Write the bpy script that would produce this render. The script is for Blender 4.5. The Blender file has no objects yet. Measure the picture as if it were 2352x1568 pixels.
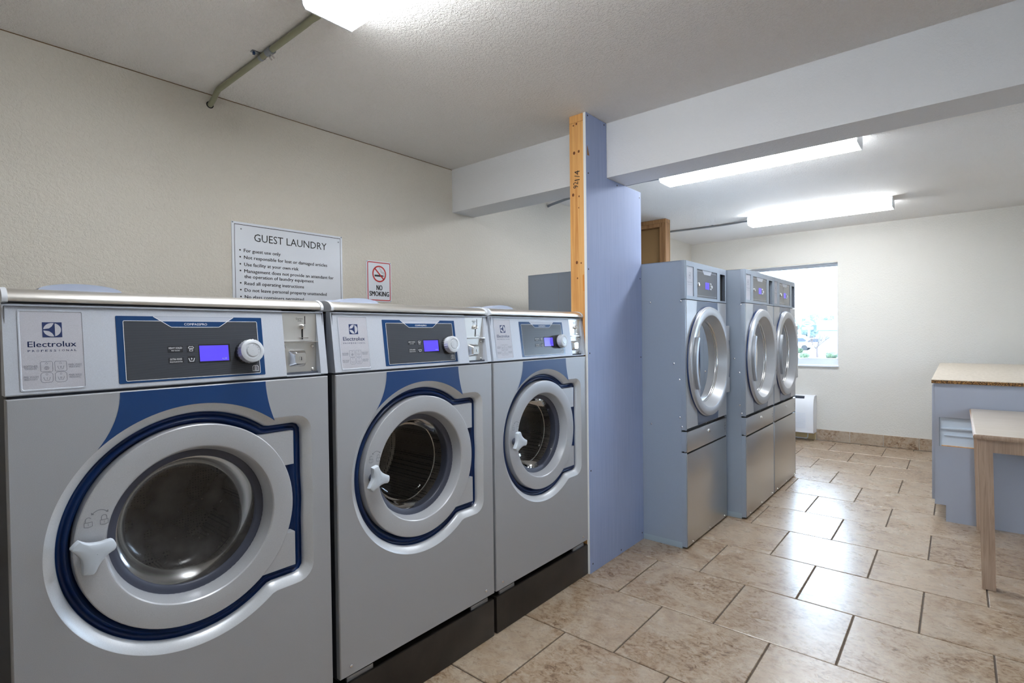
import bpy, bmesh, math, random
from mathutils import Vector, Matrix
random.seed(7)
PI = math.pi
scene = bpy.context.scene
C = scene.collection

# ------------------------------------------------------------------ camera
cam_d = bpy.data.cameras.new('camera'); cam = bpy.data.objects.new('camera', cam_d); C.objects.link(cam)
cam_d.sensor_fit = 'HORIZONTAL'; cam_d.sensor_width = 36.0
cam_d.lens = 1218.586 / 2352 * 36.0
cam_d.clip_start = 0.02; cam_d.clip_end = 500
_f = Vector((0.76524833, 0.64356713, -0.01470869)); _r = Vector((0.64344535, -0.76538966, -0.01251982)); _u = _r.cross(_f)
cam.matrix_world = Matrix(((_r.x, _u.x, -_f.x, 0), (_r.y, _u.y, -_f.y, 0), (_r.z, _u.z, -_f.z, 1.2797), (0, 0, 0, 1)))
scene.camera = cam

# ------------------------------------------------------------------ sky, sun, exposure
world = bpy.data.worlds.new('world'); scene.world = world; world.use_nodes = True
wn = world.node_tree.nodes; wl = world.node_tree.links
for n in list(wn): wn.remove(n)
w_out = wn.new('ShaderNodeOutputWorld'); w_bg = wn.new('ShaderNodeBackground')
w_bg.inputs['Color'].default_value = (0.64, 0.81, 1.0, 1); w_bg.inputs['Strength'].default_value = 11.0
wl.new(w_bg.outputs[0], w_out.inputs[0])
sun_d = bpy.data.lights.new('sun', 'SUN'); sun_d.energy = 0.6; sun_d.angle = 0.02; sun_d.color = (1.0, 0.96, 0.9)
sun = bpy.data.objects.new('sun', sun_d); C.objects.link(sun)
sun.rotation_euler = (math.radians(38), 0, math.radians(250)); sun.location = (30, 0, 30)
vs = scene.view_settings
vs.view_transform = 'Standard'; vs.look = 'None'; vs.gamma = 1.0; vs.use_curve_mapping = False
vs.exposure = 1.44
LAMP = 13.0                                     # radiance of the fluorescent lenses

# ------------------------------------------------------------------ materials
def srgb(r, g, b):
    f = lambda c: (c/255/12.92) if c/255 <= 0.04045 else ((c/255+0.055)/1.055)**2.4
    return (f(r), f(g), f(b), 1.0)
M = {}
def mat(name, col, rough=0.5, metal=0.0, spec=0.5, **k):
    m = bpy.data.materials.new(name); m.use_nodes = True
    b = m.node_tree.nodes['Principled BSDF']
    b.inputs['Base Color'].default_value = col; b.inputs['Roughness'].default_value = rough
    b.inputs['Metallic'].default_value = metal; b.inputs['Specular IOR Level'].default_value = spec
    if 'emit' in k:
        b.inputs['Emission Color'].default_value = k['emit']; b.inputs['Emission Strength'].default_value = k.get('es', 1)
    M[name] = m
    return m
def nt(m): return m.node_tree.nodes, m.node_tree.links, m.node_tree.nodes['Principled BSDF']
def coords(m, scale=(1, 1, 1), rnd=False, space='Object'):
    N, L, b = nt(m)
    tc = N.new('ShaderNodeTexCoord'); mp = N.new('ShaderNodeMapping'); mp.inputs['Scale'].default_value = scale
    L.new(tc.outputs[space], mp.inputs['Vector'])
    if rnd:
        oi = N.new('ShaderNodeObjectInfo'); mu = N.new('ShaderNodeMath'); mu.operation = 'MULTIPLY'; mu.inputs[1].default_value = 40
        L.new(oi.outputs['Random'], mu.inputs[0]); cb = N.new('ShaderNodeCombineXYZ')
        L.new(mu.outputs[0], cb.inputs[0]); L.new(mu.outputs[0], cb.inputs[1]); L.new(mu.outputs[0], cb.inputs[2]); L.new(cb.outputs[0], mp.inputs['Location'])
    return mp.outputs[0]
def noise(m, vec, scale, detail=4, rough=0.55, dist=0.0):
    N, L, b = nt(m); n = N.new('ShaderNodeTexNoise'); n.inputs['Scale'].default_value = scale; n.inputs['Detail'].default_value = detail
    n.inputs['Roughness'].default_value = rough; n.inputs['Distortion'].default_value = dist; L.new(vec, n.inputs['Vector']); return n.outputs['Fac']
def ramp(m, fac, stops):
    N, L, b = nt(m); r = N.new('ShaderNodeValToRGB'); e = r.color_ramp.elements
    e[0].position, e[0].color = stops[0]; e[1].position, e[1].color = stops[-1]
    for p, c in stops[1:-1]:
        x = e.new(p); x.color = c
    L.new(fac, r.inputs[0]); return r.outputs[0]
def bump(m, h, strength=0.3, dist=0.002, normal=None):
    N, L, b = nt(m); n = N.new('ShaderNodeBump'); n.inputs['Strength'].default_value = strength; n.inputs['Distance'].default_value = dist
    L.new(h, n.inputs['Height'])
    if normal: L.new(normal, n.inputs['Normal'])
    L.new(n.outputs[0], b.inputs['Normal']); return n.outputs[0]
def basecol(m, col): N, L, b = nt(m); L.new(col, b.inputs['Base Color'])
def mixc(m, fac, a, b2, mode='MIX'):
    N, L, b = nt(m); x = N.new('ShaderNodeMix'); x.data_type = 'RGBA'; x.blend_type = mode
    if isinstance(fac, (int, float)): x.inputs[0].default_value = fac
    else: L.new(fac, x.inputs[0])
    for i, v in ((6, a), (7, b2)):
        if isinstance(v, tuple): x.inputs[i].default_value = v
        else: L.new(v, x.inputs[i])
    return x.outputs[2]
BW = lambda v: (v, v, v, 1)

def plaster(name, col, sc, strength, dist):
    m = mat(name, col, 0.75, 0, 0.25); v = coords(m)
    f = noise(m, v, sc, 3, 0.6, 0.6); h = ramp(m, f, [(0.40, BW(0)), (0.56, BW(1))])
    f2 = noise(m, v, sc*3.3, 3, 0.6); hh = mixc(m, 0.35, h, ramp(m, f2, [(0.3, BW(0)), (0.7, BW(1))]))
    bump(m, hh, strength, dist)
    c = noise(m, v, 1.3, 3); d = tuple(x*0.94 for x in col[:3])+(1,)
    basecol(m, mixc(m, c, col, d)); return m
plaster('wall_paint', (0.70, 0.655, 0.58, 1), 74, 0.5, 0.004)
plaster('wall_paint_daylit', (0.72, 0.695, 0.645, 1), 74, 0.42, 0.004)  # same beige paint as the other walls, cool daylight mixed into the colour
plaster('ceiling_paint', (0.92, 0.89, 0.86, 1), 82, 0.75, 0.006)
plaster('beam_paint', (0.76, 0.76, 0.77, 1), 90, 0.35, 0.003)

# floor tile
m = mat('tile', (0.5, 0.4, 0.3, 1), 0.30, 0, 0.65)
v = coords(m, (1, 1, 1), True); va = coords(m, (1.2, 0.8, 1), True)
n1 = noise(m, v, 3.6, 7, 0.62, 0.7); n2 = noise(m, va, 16, 8, 0.68, 0.5); n3 = noise(m, v, 90, 4, 0.7)
n4 = noise(m, va, 38, 8, 0.72, 0.8)
c1 = ramp(m, n1, [(0.38, srgb(142, 106, 74)), (0.47, srgb(174, 150, 124)), (0.55, srgb(196, 183, 167)), (0.72, srgb(178, 156, 132))])
c2 = ramp(m, n2, [(0.39, srgb(116, 88, 62)), (0.47, srgb(168, 145, 120)), (0.60, srgb(196, 184, 170))])
c4 = ramp(m, n4, [(0.39, srgb(92, 64, 42)), (0.48, srgb(170, 148, 124)), (0.62, srgb(196, 184, 170))])
cc = mixc(m, 0.36, c1, c2); cc = mixc(m, ramp(m, n1, [(0.40, BW(0.80)), (0.54, BW(0.25))]), cc, c4)
cc = mixc(m, ramp(m, n3, [(0.30, BW(0.5)), (0.42, BW(0))]), cc, srgb(112, 84, 58)); cc = mixc(m, 1.0, cc, (0.86, 0.83, 0.79, 1), 'MULTIPLY'); basecol(m, cc)
N_, L_, b_ = nt(m); L_.new(ramp(m, n2, [(0.3, BW(0.33)), (0.7, BW(0.25))]), b_.inputs['Roughness'])
bump(m, n2, 0.10, 0.002)
m = mat('grout', srgb(92, 80, 70), 0.9)
m = mat('grout_light', srgb(205, 200, 192), 0.9)

def speckle(name, col, rough, metal, amt=0.08, sc=900):
    m = mat(name, col, rough, metal); v = coords(m); f = noise(m, v, sc, 1, 0.5)
    lo = tuple(x*(1-amt) for x in col[:3])+(1,); hi = tuple(min(1, x*(1+amt)) for x in col[:3])+(1,)
    basecol(m, ramp(m, f, [(0.3, lo), (0.7, hi)])); return m
speckle('silver_paint', srgb(170, 172, 177), 0.42, 0.25)
speckle('bezel_paint', srgb(200, 203, 208), 0.34, 0.25)
speckle('ring_paint', srgb(182, 184, 189), 0.36, 0.25)
speckle('fascia_paint', srgb(190, 195, 205), 0.42, 0.2)
speckle('label_plate', srgb(184, 184, 192), 0.45, 0.15)
speckle('dryer_paint', srgb(150, 160, 174), 0.42, 0.15)
speckle('dryer_front_paint', srgb(178, 180, 184), 0.35, 0.35)
def brushed(name, col, rough, axis):
    m = mat(name, col, rough, 1.0); sc = [1100, 1100, 1100]; sc[axis] = 9
    v = coords(m, tuple(sc)); f = noise(m, v, 1.0, 3, 0.6)
    lo = tuple(x*0.95 for x in col[:3])+(1,); basecol(m, ramp(m, f, [(0.3, lo), (0.7, col)]))
    N, L, b = nt(m); L.new(ramp(m, f, [(0.3, BW(rough-0.02)), (0.7, BW(rough+0.02))]), b.inputs['Roughness']); return m
brushed('cap_steel', (0.80, 0.775, 0.74, 1), 0.38, 0)
brushed('panel_steel', (0.60, 0.59, 0.575, 1), 0.30, 2)
brushed('coin_steel', (0.72, 0.70, 0.67, 1), 0.45, 2)
mat('rail_grey', srgb(158, 172, 182), 0.4, 0.2)
mat('chrome', (0.80, 0.81, 0.83, 1), 0.14, 1.0)
mat('screw_steel', (0.78, 0.78, 0.78, 1), 0.25, 1.0)
mat('end_cap_plastic', srgb(205, 208, 214), 0.4)
mat('lid_plastic', srgb(160, 168, 188), 0.4)
mat('navy_vinyl', srgb(14, 58, 112), 0.38)
mat('dryer_band', srgb(92, 104, 128), 0.25)
mat('navy_gasket', srgb(9, 42, 92), 0.34)
mat('dark_gasket', srgb(66, 70, 86), 0.45)
mat('chassis', srgb(14, 14, 15), 0.7)
mat('chassis_grey', srgb(70, 74, 84), 0.6)
mat('handle_plastic', srgb(196, 204, 214), 0.35)
mat('dial_plastic', srgb(198, 202, 208), 0.35, 0.2)
mat('dial_dark', srgb(40, 42, 48), 0.4)
mat('print_navy', srgb(20, 42, 92), 0.5)
mat('print_grey', srgb(120, 122, 134), 0.5)
mat('print_black', srgb(18, 18, 20), 0.5)
mat('print_white', srgb(232, 234, 238), 0.45)
mat('print_red', srgb(190, 14, 14), 0.45)
mat('emboss_grey', srgb(126, 128, 134), 0.5)
mat('plinth_black', srgb(34, 31, 31), 0.32)
mat('sign_white', srgb(222, 226, 234), 0.35)
mat('lcd', srgb(70, 60, 190), 0.2, emit=srgb(92, 74, 232), es=0.28)
m = mat('control_stripes', srgb(50, 54, 62), 0.3)
N_, L_, b_ = nt(m); v = coords(m); wv = N_.new('ShaderNodeTexWave'); wv.bands_direction = 'Z'; wv.inputs['Scale'].default_value = 118; L_.new(v, wv.inputs['Vector'])
basecol(m, ramp(m, wv.outputs['Fac'], [(0.35, srgb(40, 43, 50)), (0.75, srgb(80, 84, 92))]))
mat('control_navy', srgb(26, 62, 108), 0.25)
mat('control_tab', srgb(176, 182, 196), 0.3)
mat('control_grey', srgb(96, 98, 104), 0.22)
m = mat('plinth_black', srgb(34, 31, 31), 0.34); v = coords(m); f = noise(m, v, 6, 5); basecol(m, ramp(m, f, [(0.35, srgb(26, 24, 24)), (0.7, srgb(52, 46, 42))]))
mat('strip_alu', srgb(160, 164, 170), 0.4, 0.6)

def glassmat(name, tint, rough, diff, difffac, ior=1.5):
    m = bpy.data.materials.new(name); m.use_nodes = True; N = m.node_tree.nodes; L = m.node_tree.links
    for n in list(N): N.remove(n)
    o = N.new('ShaderNodeOutputMaterial'); fr = N.new('ShaderNodeFresnel'); fr.inputs['IOR'].default_value = ior
    tr = N.new('ShaderNodeBsdfTransparent'); tr.inputs[0].default_value = tint
    gl = N.new('ShaderNodeBsdfGlossy'); gl.inputs['Roughness'].default_value = rough
    mx = N.new('ShaderNodeMixShader'); df = N.new('ShaderNodeBsdfDiffuse'); df.inputs[0].default_value = diff
    m0 = N.new('ShaderNodeMixShader'); m0.inputs[0].default_value = difffac
    L.new(tr.outputs[0], m0.inputs[1]); L.new(df.outputs[0], m0.inputs[2])
    L.new(fr.outputs[0], mx.inputs[0]); L.new(m0.outputs[0], mx.inputs[1]); L.new(gl.outputs[0], mx.inputs[2]); L.new(mx.outputs[0], o.inputs[0])
    if difffac > 0.15:
        tc = N.new('ShaderNodeTexCoord'); no = N.new('ShaderNodeTexNoise'); no.inputs['Scale'].default_value = 14; no.inputs['Detail'].default_value = 8
        r = N.new('ShaderNodeValToRGB'); r.color_ramp.elements[0].position = 0.35; r.color_ramp.elements[0].color = BW(difffac*0.6); r.color_ramp.elements[1].position = 0.7; r.color_ramp.elements[1].color = BW(min(1, difffac*1.4))
        L.new(tc.outputs['Object'], no.inputs['Vector']); L.new(no.outputs['Fac'], r.inputs[0]); L.new(r.outputs[0], m0.inputs[0])
    M[name] = m; return m
glassmat('door_glass', (0.78, 0.78, 0.78, 1), 0.05, (0.05, 0.05, 0.053, 1), 0.08, 1.2)
glassmat('fogged_glass', (0.35, 0.35, 0.35, 1), 0.20, (0.085, 0.080, 0.078, 1), 0.68, 1.33)
glassmat('dryer_glass', (0.72, 0.76, 0.80, 1), 0.02, (0.2, 0.22, 0.25, 1), 0.10, 1.9)
glassmat('window_glass', (0.96, 0.98, 1.0, 1), 0.0, (0.9, 0.9, 0.9, 1), 0.0)
# perforated drum
m = mat('drum_steel', srgb(120, 116, 110), 0.35, 0.8); v = coords(m)
N_, L_, b_ = nt(m); vo = N_.new('ShaderNodeTexVoronoi'); vo.inputs['Scale'].default_value = 118; vo.inputs['Randomness'].default_value = 0.15; L_.new(v, vo.inputs['Vector'])
basecol(m, ramp(m, vo.outputs['Distance'], [(0.26, srgb(16, 14, 13)), (0.40, srgb(176, 166, 154))]))
m = mat('dryer_drum', srgb(130, 134, 140), 0.4, 0.7); v = coords(m)
N_, L_, b_ = nt(m); vo = N_.new('ShaderNodeTexVoronoi'); vo.inputs['Scale'].default_value = 60; vo.inputs['Randomness'].default_value = 0.0; L_.new(v, vo.inputs['Vector'])
basecol(m, ramp(m, vo.outputs['Distance'], [(0.2, srgb(40, 42, 46)), (0.34, srgb(165, 168, 172))]))
# blue gypsum panel
m = mat('blue_primer', srgb(138, 154, 196), 0.7, 0, 0.3); v = coords(m, (260, 260, 3)); f = noise(m, v, 1, 2)
v2 = coords(m); f2 = noise(m, v2, 2.2, 4)
basecol(m, mixc(m, 0.5, ramp(m, f, [(0.3, srgb(140, 154, 192)), (0.7, srgb(166, 178, 210))]), ramp(m, f2, [(0.3, srgb(146, 159, 194)), (0.7, srgb(160, 174, 207))])))
mat('gypsum_core', srgb(226, 226, 222), 0.9)
m = mat('brown_board', srgb(150, 118, 78), 0.8)
def wood(name, a, b2, axis=2, sc=30):
    m = mat(name, a, 0.6, 0, 0.3); s = [sc, sc, sc]; s[axis] = sc*0.04
    v = coords(m, tuple(s), True); f = noise(m, v, 1.2, 6, 0.6, 1.2); basecol(m, ramp(m, f, [(0.32, b2), (0.62, a)])); bump(m, f, 0.08, 0.001); return m
wood('pine', srgb(224, 172, 108), srgb(196, 134, 72))
wood('pine_dark', srgb(164, 124, 84), srgb(116, 82, 52))
mat('knot', srgb(112, 62, 26), 0.7); mat('orange_stain', srgb(206, 130, 48), 0.7)
wood('table_wood', srgb(176, 150, 128), srgb(148, 122, 102), 2, 60)
m = mat('laminate', srgb(200, 190, 178), 0.32); v = coords(m, (60, 4, 60)); f = noise(m, v, 1, 4); basecol(m, ramp(m, f, [(0.3, srgb(182, 170, 157)), (0.7, srgb(196, 186, 174))]))
m = mat('counter_laminate', srgb(206, 194, 178), 0.4); v = coords(m); f = noise(m, v, 60, 5); basecol(m, ramp(m, f, [(0.3, srgb(186, 172, 154)), (0.7, srgb(216, 204, 188))]))
m = mat('chipboard', srgb(110, 78, 46), 0.9); v = coords(m, (1, 1, 1)); f = noise(m, v, 160, 4, 0.7); basecol(m, ramp(m, f, [(0.40, srgb(34, 26, 18)), (0.52, srgb(120, 84, 48)), (0.66, srgb(206, 156, 92))])); bump(m, f, 0.6, 0.003)
speckle('cabinet_blue', srgb(158, 162, 174), 0.45, 0, 0.05, 500)
mat('pale_blue', srgb(202, 216, 232), 0.5)
mat('conduit_paint', srgb(150, 150, 124), 0.5); mat('galvanized', srgb(150, 156, 164), 0.35, 0.8); mat('cable_grey', srgb(140, 144, 150), 0.45, 0.3)
mat('white_enamel', srgb(226, 230, 236), 0.35); mat('ac_plastic', srgb(232, 234, 238), 0.4); mat('ac_dark', srgb(60, 66, 78), 0.6)
mat('window_frame', srgb(214, 220, 232), 0.4, 0.1); mat('sill_paint', srgb(214, 206, 192), 0.6)
mat('bare_wall', srgb(214, 190, 140), 0.8)
# lamp lens: two brighter lines where the tubes are, ribs across
m = mat('lamp_lens', (0.9, 0.9, 0.9, 1), 0.4); N_, L_, b_ = nt(m); v = coords(m)
sx = N_.new('ShaderNodeSeparateXYZ'); L_.new(v, sx.inputs[0]); ab = N_.new('ShaderNodeMath'); ab.operation = 'ABSOLUTE'; L_.new(sx.outputs[0], ab.inputs[0])
su = N_.new('ShaderNodeMath'); su.operation = 'SUBTRACT'; su.inputs[1].default_value = 0.045; L_.new(ab.outputs[0], su.inputs[0])
a2 = N_.new('ShaderNodeMath'); a2.operation = 'ABSOLUTE'; L_.new(su.outputs[0], a2.inputs[0])
mr = N_.new('ShaderNodeMapRange'); mr.inputs[1].default_value = 0.0; mr.inputs[2].default_value = 0.05; mr.inputs[3].default_value = LAMP*1.25; mr.inputs[4].default_value = LAMP*0.8; L_.new(a2.outputs[0], mr.inputs[0])
b_.inputs['Emission Color'].default_value = (0.92, 0.965, 1.0, 1); L_.new(mr.outputs[0], b_.inputs['Emission Strength'])
# outdoors
m = mat('pavement', srgb(196, 198, 200), 0.9); v = coords(m); f = noise(m, v, 0.15, 5); basecol(m, ramp(m, f, [(0.3, srgb(112, 114, 114)), (0.7, srgb(140, 140, 140))]))
mat('shed_wall', srgb(92, 100, 118), 0.8); mat('shed_parapet', srgb(168, 172, 178), 0.8)
m = mat('bush_leaf', srgb(70, 92, 60), 0.9); v = coords(m); f = noise(m, v, 9, 5); basecol(m, ramp(m, f, [(0.3, srgb(30, 42, 26)), (0.7, srgb(66, 82, 54))])); bump(m, f, 1.0, 0.1)
m = mat('tree_leaf', srgb(96, 112, 100), 0.9); v = coords(m); f = noise(m, v, 2.5, 5); basecol(m, ramp(m, f, [(0.3, srgb(52, 66, 64)), (0.7, srgb(88, 102, 98))])); bump(m, f, 1.0, 0.3)
mat('bark', srgb(64, 54, 50), 0.9); mat('pole_wood', srgb(80, 82, 90), 0.8); mat('wire', srgb(50, 54, 64), 0.6)
mat('sign_blue', srgb(36, 70, 130), 0.5); mat('car_white', srgb(230, 232, 236), 0.3); mat('car_blue', srgb(70, 100, 140), 0.3); mat('car_glass', srgb(30, 36, 44), 0.1); mat('tyre', srgb(24, 24, 24), 0.8)

# ------------------------------------------------------------------ mesh helpers
class MB:
    def __init__(s): s.v = []; s.f = []; s.mi = []; s.cm = 0
    def add(s, vs, fs):
        o = len(s.v); s.v += [tuple(p) for p in vs]
        for f in fs: s.f.append(tuple(i+o for i in f)); s.mi.append(s.cm)
    def box(s, x0, y0, z0, x1, y1, z1, b=0.0):
        bm = bmesh.new(); bmesh.ops.create_cube(bm, size=1)
        for v in bm.verts: v.co = Vector(((x0+x1)/2+v.co.x*(x1-x0), (y0+y1)/2+v.co.y*(y1-y0), (z0+z1)/2+v.co.z*(z1-z0)))
        if b > 0: bmesh.ops.bevel(bm, geom=bm.edges[:], offset=b, segments=2, affect='EDGES', profile=0.7)
        s.frombm(bm); return s
    def frombm(s, bm):
        bm.verts.index_update(); s.add([v.co[:] for v in bm.verts], [[v.index for v in f.verts] for f in bm.faces]); bm.free()
    def prism(s, poly, fn, d0, d1):
        """closed 2-D outline, fn(a,b,d)->xyz, from depth d0 (front) to d1"""
        n = len(poly)
        s.add([fn(a, b, d0) for a, b in poly]+[fn(a, b, d1) for a, b in poly], [tuple(range(n)), tuple(range(2*n-1, n-1, -1))]+[(i, i+n, (i+1) % n+n, (i+1) % n) for i in range(n)])
        return s
    def loft(s, rings, closed=True, cap0=False, cap1=False):
        n = len(rings[0]); fs = []
        for k in range(len(rings)-1):
            for i in range(n if closed else n-1):
                j = (i+1) % n; fs.append((k*n+i, k*n+j, (k+1)*n+j, (k+1)*n+i))
        if cap0: fs.append(tuple(range(n-1, -1, -1)))
        if cap1: fs.append(tuple((len(rings)-1)*n+i for i in range(n)))
        s.add([p for r in rings for p in r], fs); return s
    def lathe(s, prof, fn, n=64, rmod=None):
        """prof [(r,d)], fn(a,b,d)"""
        rings = []
        for r, d in prof:
            rings.append([fn((rmod(i, r) if rmod else r)*math.cos(2*PI*i/n), (rmod(i, r) if rmod else r)*math.sin(2*PI*i/n), d) for i in range(n)])
        return s.loft(rings, True, prof[0][0] > 1e-6, prof[-1][0] > 1e-6) if False else s.loft(rings)
    def disc(s, fn, r, d, n=24, cx=0, cy=0):
        s.add([fn(cx+r*math.cos(2*PI*i/n), cy+r*math.sin(2*PI*i/n), d) for i in range(n)], [tuple(range(n))]); return s
    def tube(s, path, r, n=8, caps=True):
        path = [Vector(p) for p in path]; rings = []; up = Vector((0.13, 0.21, 0.97)).normalized()
        for i, p in enumerate(path):
            t = (path[min(i+1, len(path)-1)]-path[max(i-1, 0)]).normalized()
            a = t.cross(up)
            if a.length < 1e-3: a = t.cross(Vector((1, 0, 0)))
            a.normalize(); b = a.cross(t); rr = r[i] if isinstance(r, (list, tuple)) else r
            rings.append([tuple(p+a*rr*math.cos(2*PI*k/n)+b*rr*math.sin(2*PI*k/n)) for k in range(n)])
        return s.loft(rings, True, caps, caps)
    def line(s, pts, w, fn, d, closed=False):
        """flat printed line of width w through 2-D points"""
        n = len(pts); P = [Vector(p) for p in pts]; A = []; B = []
        for i in range(n):
            a = P[i-1] if (i > 0 or closed) else P[i]; b = P[(i+1) % n] if (i < n-1 or closed) else P[i]
            t = (b-a).normalized(); nn = Vector((-t.y, t.x))*w/2; A.append(fn(*(P[i]+nn), d)); B.append(fn(*(P[i]-nn), d))
        m_ = n if closed else n-1
        s.add(A+B, [(i, n+i, n+(i+1) % n, (i+1) % n) for i in range(m_)]); return s
    def poly(s, pts, fn, d): s.add([fn(a, b, d) for a, b in pts], [tuple(range(len(pts)))]); return s
    def build(s, name, material, parent=None, smooth=True, angle=32, fix=True):
        me = bpy.data.meshes.new(name); me.from_pydata(s.v, [], s.f)
        mats = material if isinstance(material, (list, tuple)) else [material]
        for q in mats: me.materials.append(M[q])
        if len(mats) > 1: me.polygons.foreach_set('material_index', s.mi)
        if fix:
            bm = bmesh.new(); bm.from_mesh(me); bmesh.ops.remove_doubles(bm, verts=bm.verts, dist=1e-6); bmesh.ops.recalc_face_normals(bm, faces=bm.faces); bm.to_mesh(me); bm.free()
        if smooth:
            me.polygons.foreach_set('use_smooth', [True]*len(me.polygons)); me.set_sharp_from_angle(angle=math.radians(angle))
        o = bpy.data.objects.new(name, me); C.objects.link(o)
        if parent: o.parent = parent
        return o
def tag(o, label=None, cat=None, group=None, kind=None):
    if label: o['label'] = label
    if cat: o['category'] = cat
    if group: o['group'] = group
    if kind: o['kind'] = kind
    return o
def thing(name, label, cat, loc=(0, 0, 0), rz=0.0, group=None):
    o = bpy.data.objects.new(name, None); C.objects.link(o); o.location = loc; o.rotation_euler = (0, 0, rz); o.empty_display_size = 0.1
    return tag(o, label, cat, group)
def copy_tree(o, parent=None):
    c = o.copy(); C.objects.link(c); c.parent = parent
    for ch in [q for q in o.children]: copy_tree(ch, c)
    return c
XZ = lambda a, b, d: (a, d, b)                    # plane facing -y
def at(fn, ca, cb): return lambda a, b, d: fn(a+ca, b+cb, d)
_tc = {}
def text2d(txt):
    if txt in _tc: return _tc[txt]
    cu = bpy.data.curves.new('t', 'FONT'); cu.body = txt; cu.size = 1; cu.resolution_u = 2; cu.fill_mode = 'FRONT'
    ob = bpy.data.objects.new('t', cu); me = ob.to_mesh()
    r = ([(v.co.x, v.co.y) for v in me.vertices], [tuple(p.vertices) for p in me.polygons])
    ob.to_mesh_clear(); bpy.data.objects.remove(ob); bpy.data.curves.remove(cu); _tc[txt] = r; return r
_H = max(p[1] for p in text2d('H')[0])
def text(mb, txt, fn, d, x, y, cap, width=None, align='l', rot=0.0):
    """x,y = baseline start; cap height; width of the whole word or None for natural"""
    vs, fs = text2d(txt)
    if not vs: return
    x0 = min(p[0] for p in vs); x1 = max(p[0] for p in vs); sy = cap/_H; sx = (width/(x1-x0)) if width else sy
    ww = (x1-x0)*sx; ox = {'l': 0, 'c': -ww/2, 'r': -ww}[align]; cr, sr = math.cos(rot), math.sin(rot)
    out = []
    for a, b in vs:
        p, q = (a-x0)*sx+ox, b*sy; out.append(fn(x+p*cr-q*sr, y+p*sr+q*cr, d))
    mb.add(out, fs)
def arc(cx, cy, r, a0, a1, n=12, ry=None): return [(cx+r*math.cos(a0+(a1-a0)*i/n), cy+(ry or r)*math.sin(a0+(a1-a0)*i/n)) for i in range(n+1)]
def rrect(x0, y0, x1, y1, r, n=5):
    return arc(x1-r, y1-r, r, 0, PI/2, n)+arc(x0+r, y1-r, r, PI/2, PI, n)+arc(x0+r, y0+r, r, PI, 1.5*PI, n)+arc(x1-r, y0+r, r, 1.5*PI, 2*PI, n)
def screw(parent, fn, a, b, d, r=0.005, h=0.004, material='screw_steel', name='screw'):
    f = at(fn, a, b); return MB().lathe([(r, d), (r*0.9, d-h*0.6), (r*0.55, d-h), (0.0001, d-h)], f, 12).build(name, material, parent)

# ------------------------------------------------------------------ the room
H = 2.438; WY = 2.731; FX = 7.0026; X0 = -1.7; Y0 = -2.6
BX, BW_, BZ = 2.612, 0.217, 2.1385
fl = MB().box(X0-0.1, Y0-0.1, -0.12, FX+0.3, WY+0.1, -0.005).build('floor', 'grout', None, False)
tag(fl, 'beige stone-look ceramic tile floor with dark grout joints', None, None, 'structure')
PX, PY, GAP = 0.4595, 0.4655, 0.006
tile_cache = {}
def tile_mesh(w, l):
    k = (round(w, 3), round(l, 3))
    if k in tile_cache: return tile_cache[k]
    b = 0.0022; hw, hl = w/2, l/2
    r = lambda i, z: [(-hw+i, -hl+i, z), (hw-i, -hl+i, z), (hw-i, hl-i, z), (-hw+i, hl-i, z)]
    mb = MB().loft([r(0, -0.006), r(0, -b), r(b, 0)], True, False, True)
    me = bpy.data.meshes.new('tile'); me.from_pydata(mb.v, [], mb.f); me.materials.append(M['tile']); tile_cache[k] = me; return me
for i in range(-8, 13):
    xa, xb = 1.864+PX*i, 1.864+PX*(i+1)
    xa, xb = max(xa, X0), min(xb, FX)
    if xb-xa < 0.03: continue
    off = 1.057 if i % 2 == 0 else 0.823
    for j in range(-9, 6):
        ya, yb = off+PY*j, off+PY*(j+1); ya, yb = max(ya, Y0), min(yb, WY)
        if yb-ya < 0.03: continue
        t = bpy.data.objects.new('tile', tile_mesh(xb-xa-GAP, yb-ya-GAP)); C.objects.link(t); t.parent = fl
        t.location = ((xa+xb)/2, (ya+yb)/2, random.uniform(-0.0006, 0.0)); t.rotation_euler = (0, 0, PI*random.randint(0, 1))
        if random.random() < 0.5: t.scale = (1, 1, 1)
tag(MB().box(X0-0.1, Y0-0.1, H, FX+0.3, WY+0.1, H+0.1).build('ceiling', 'ceiling_paint', None, False), 'white textured plaster ceiling', None, None, 'structure')
tag(MB().box(X0-0.1, WY, -0.1, FX+0.3, WY+0.1, H).build('wall_back', 'wall_paint', None, False), 'beige textured wall behind the washers', None, None, 'structure')
GZ0, GZ1 = 0.90, 2.06
SA, SB = -2.2, -1.25                                     # unseen window behind the camera, added to bring in daylight
tag(MB().box(X0-0.2, Y0-0.1, -0.1, FX+0.3, Y0, H).build('wall_front', 'wall_paint', None, False), 'beige textured wall opposite the machines', None, None, 'structure')
mb = MB(); mb.box(X0-0.2, Y0, -0.1, X0, SA, H); mb.box(X0-0.2, SB, -0.1, X0, WY, H); mb.box(X0-0.2, SA, -0.1, X0, SB, GZ0); mb.box(X0-0.2, SA, GZ1, X0, SB, H)
tag(mb.build('wall_left', 'wall_paint', None, False, fix=False), 'beige textured end wall away from the dryers', None, None, 'structure')
WA, WB, WZ0, WZ1 = 1.046, 2.30, 0.872, 2.062            # window opening
VA, VB = -2.35, -1.10                                   # second opening farther along, out of view, added for more daylight
mb = MB(); D = 0.2
mb.box(FX, Y0, -0.1, FX+D, VA, H); mb.box(FX, VB, -0.1, FX+D, WA, H); mb.box(FX, WB, -0.1, FX+D, WY, H)
for a_, b_ in ((WA, WB), (VA, VB)): mb.box(FX, a_, -0.1, FX+D, b_, WZ0); mb.box(FX, a_, WZ1, FX+D, b_, H)
tag(mb.build('wall_right', 'wall_paint_daylit', None, False, fix=False), 'beige textured wall with the window, daylight tinted into its paint', None, None, 'structure')
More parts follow.
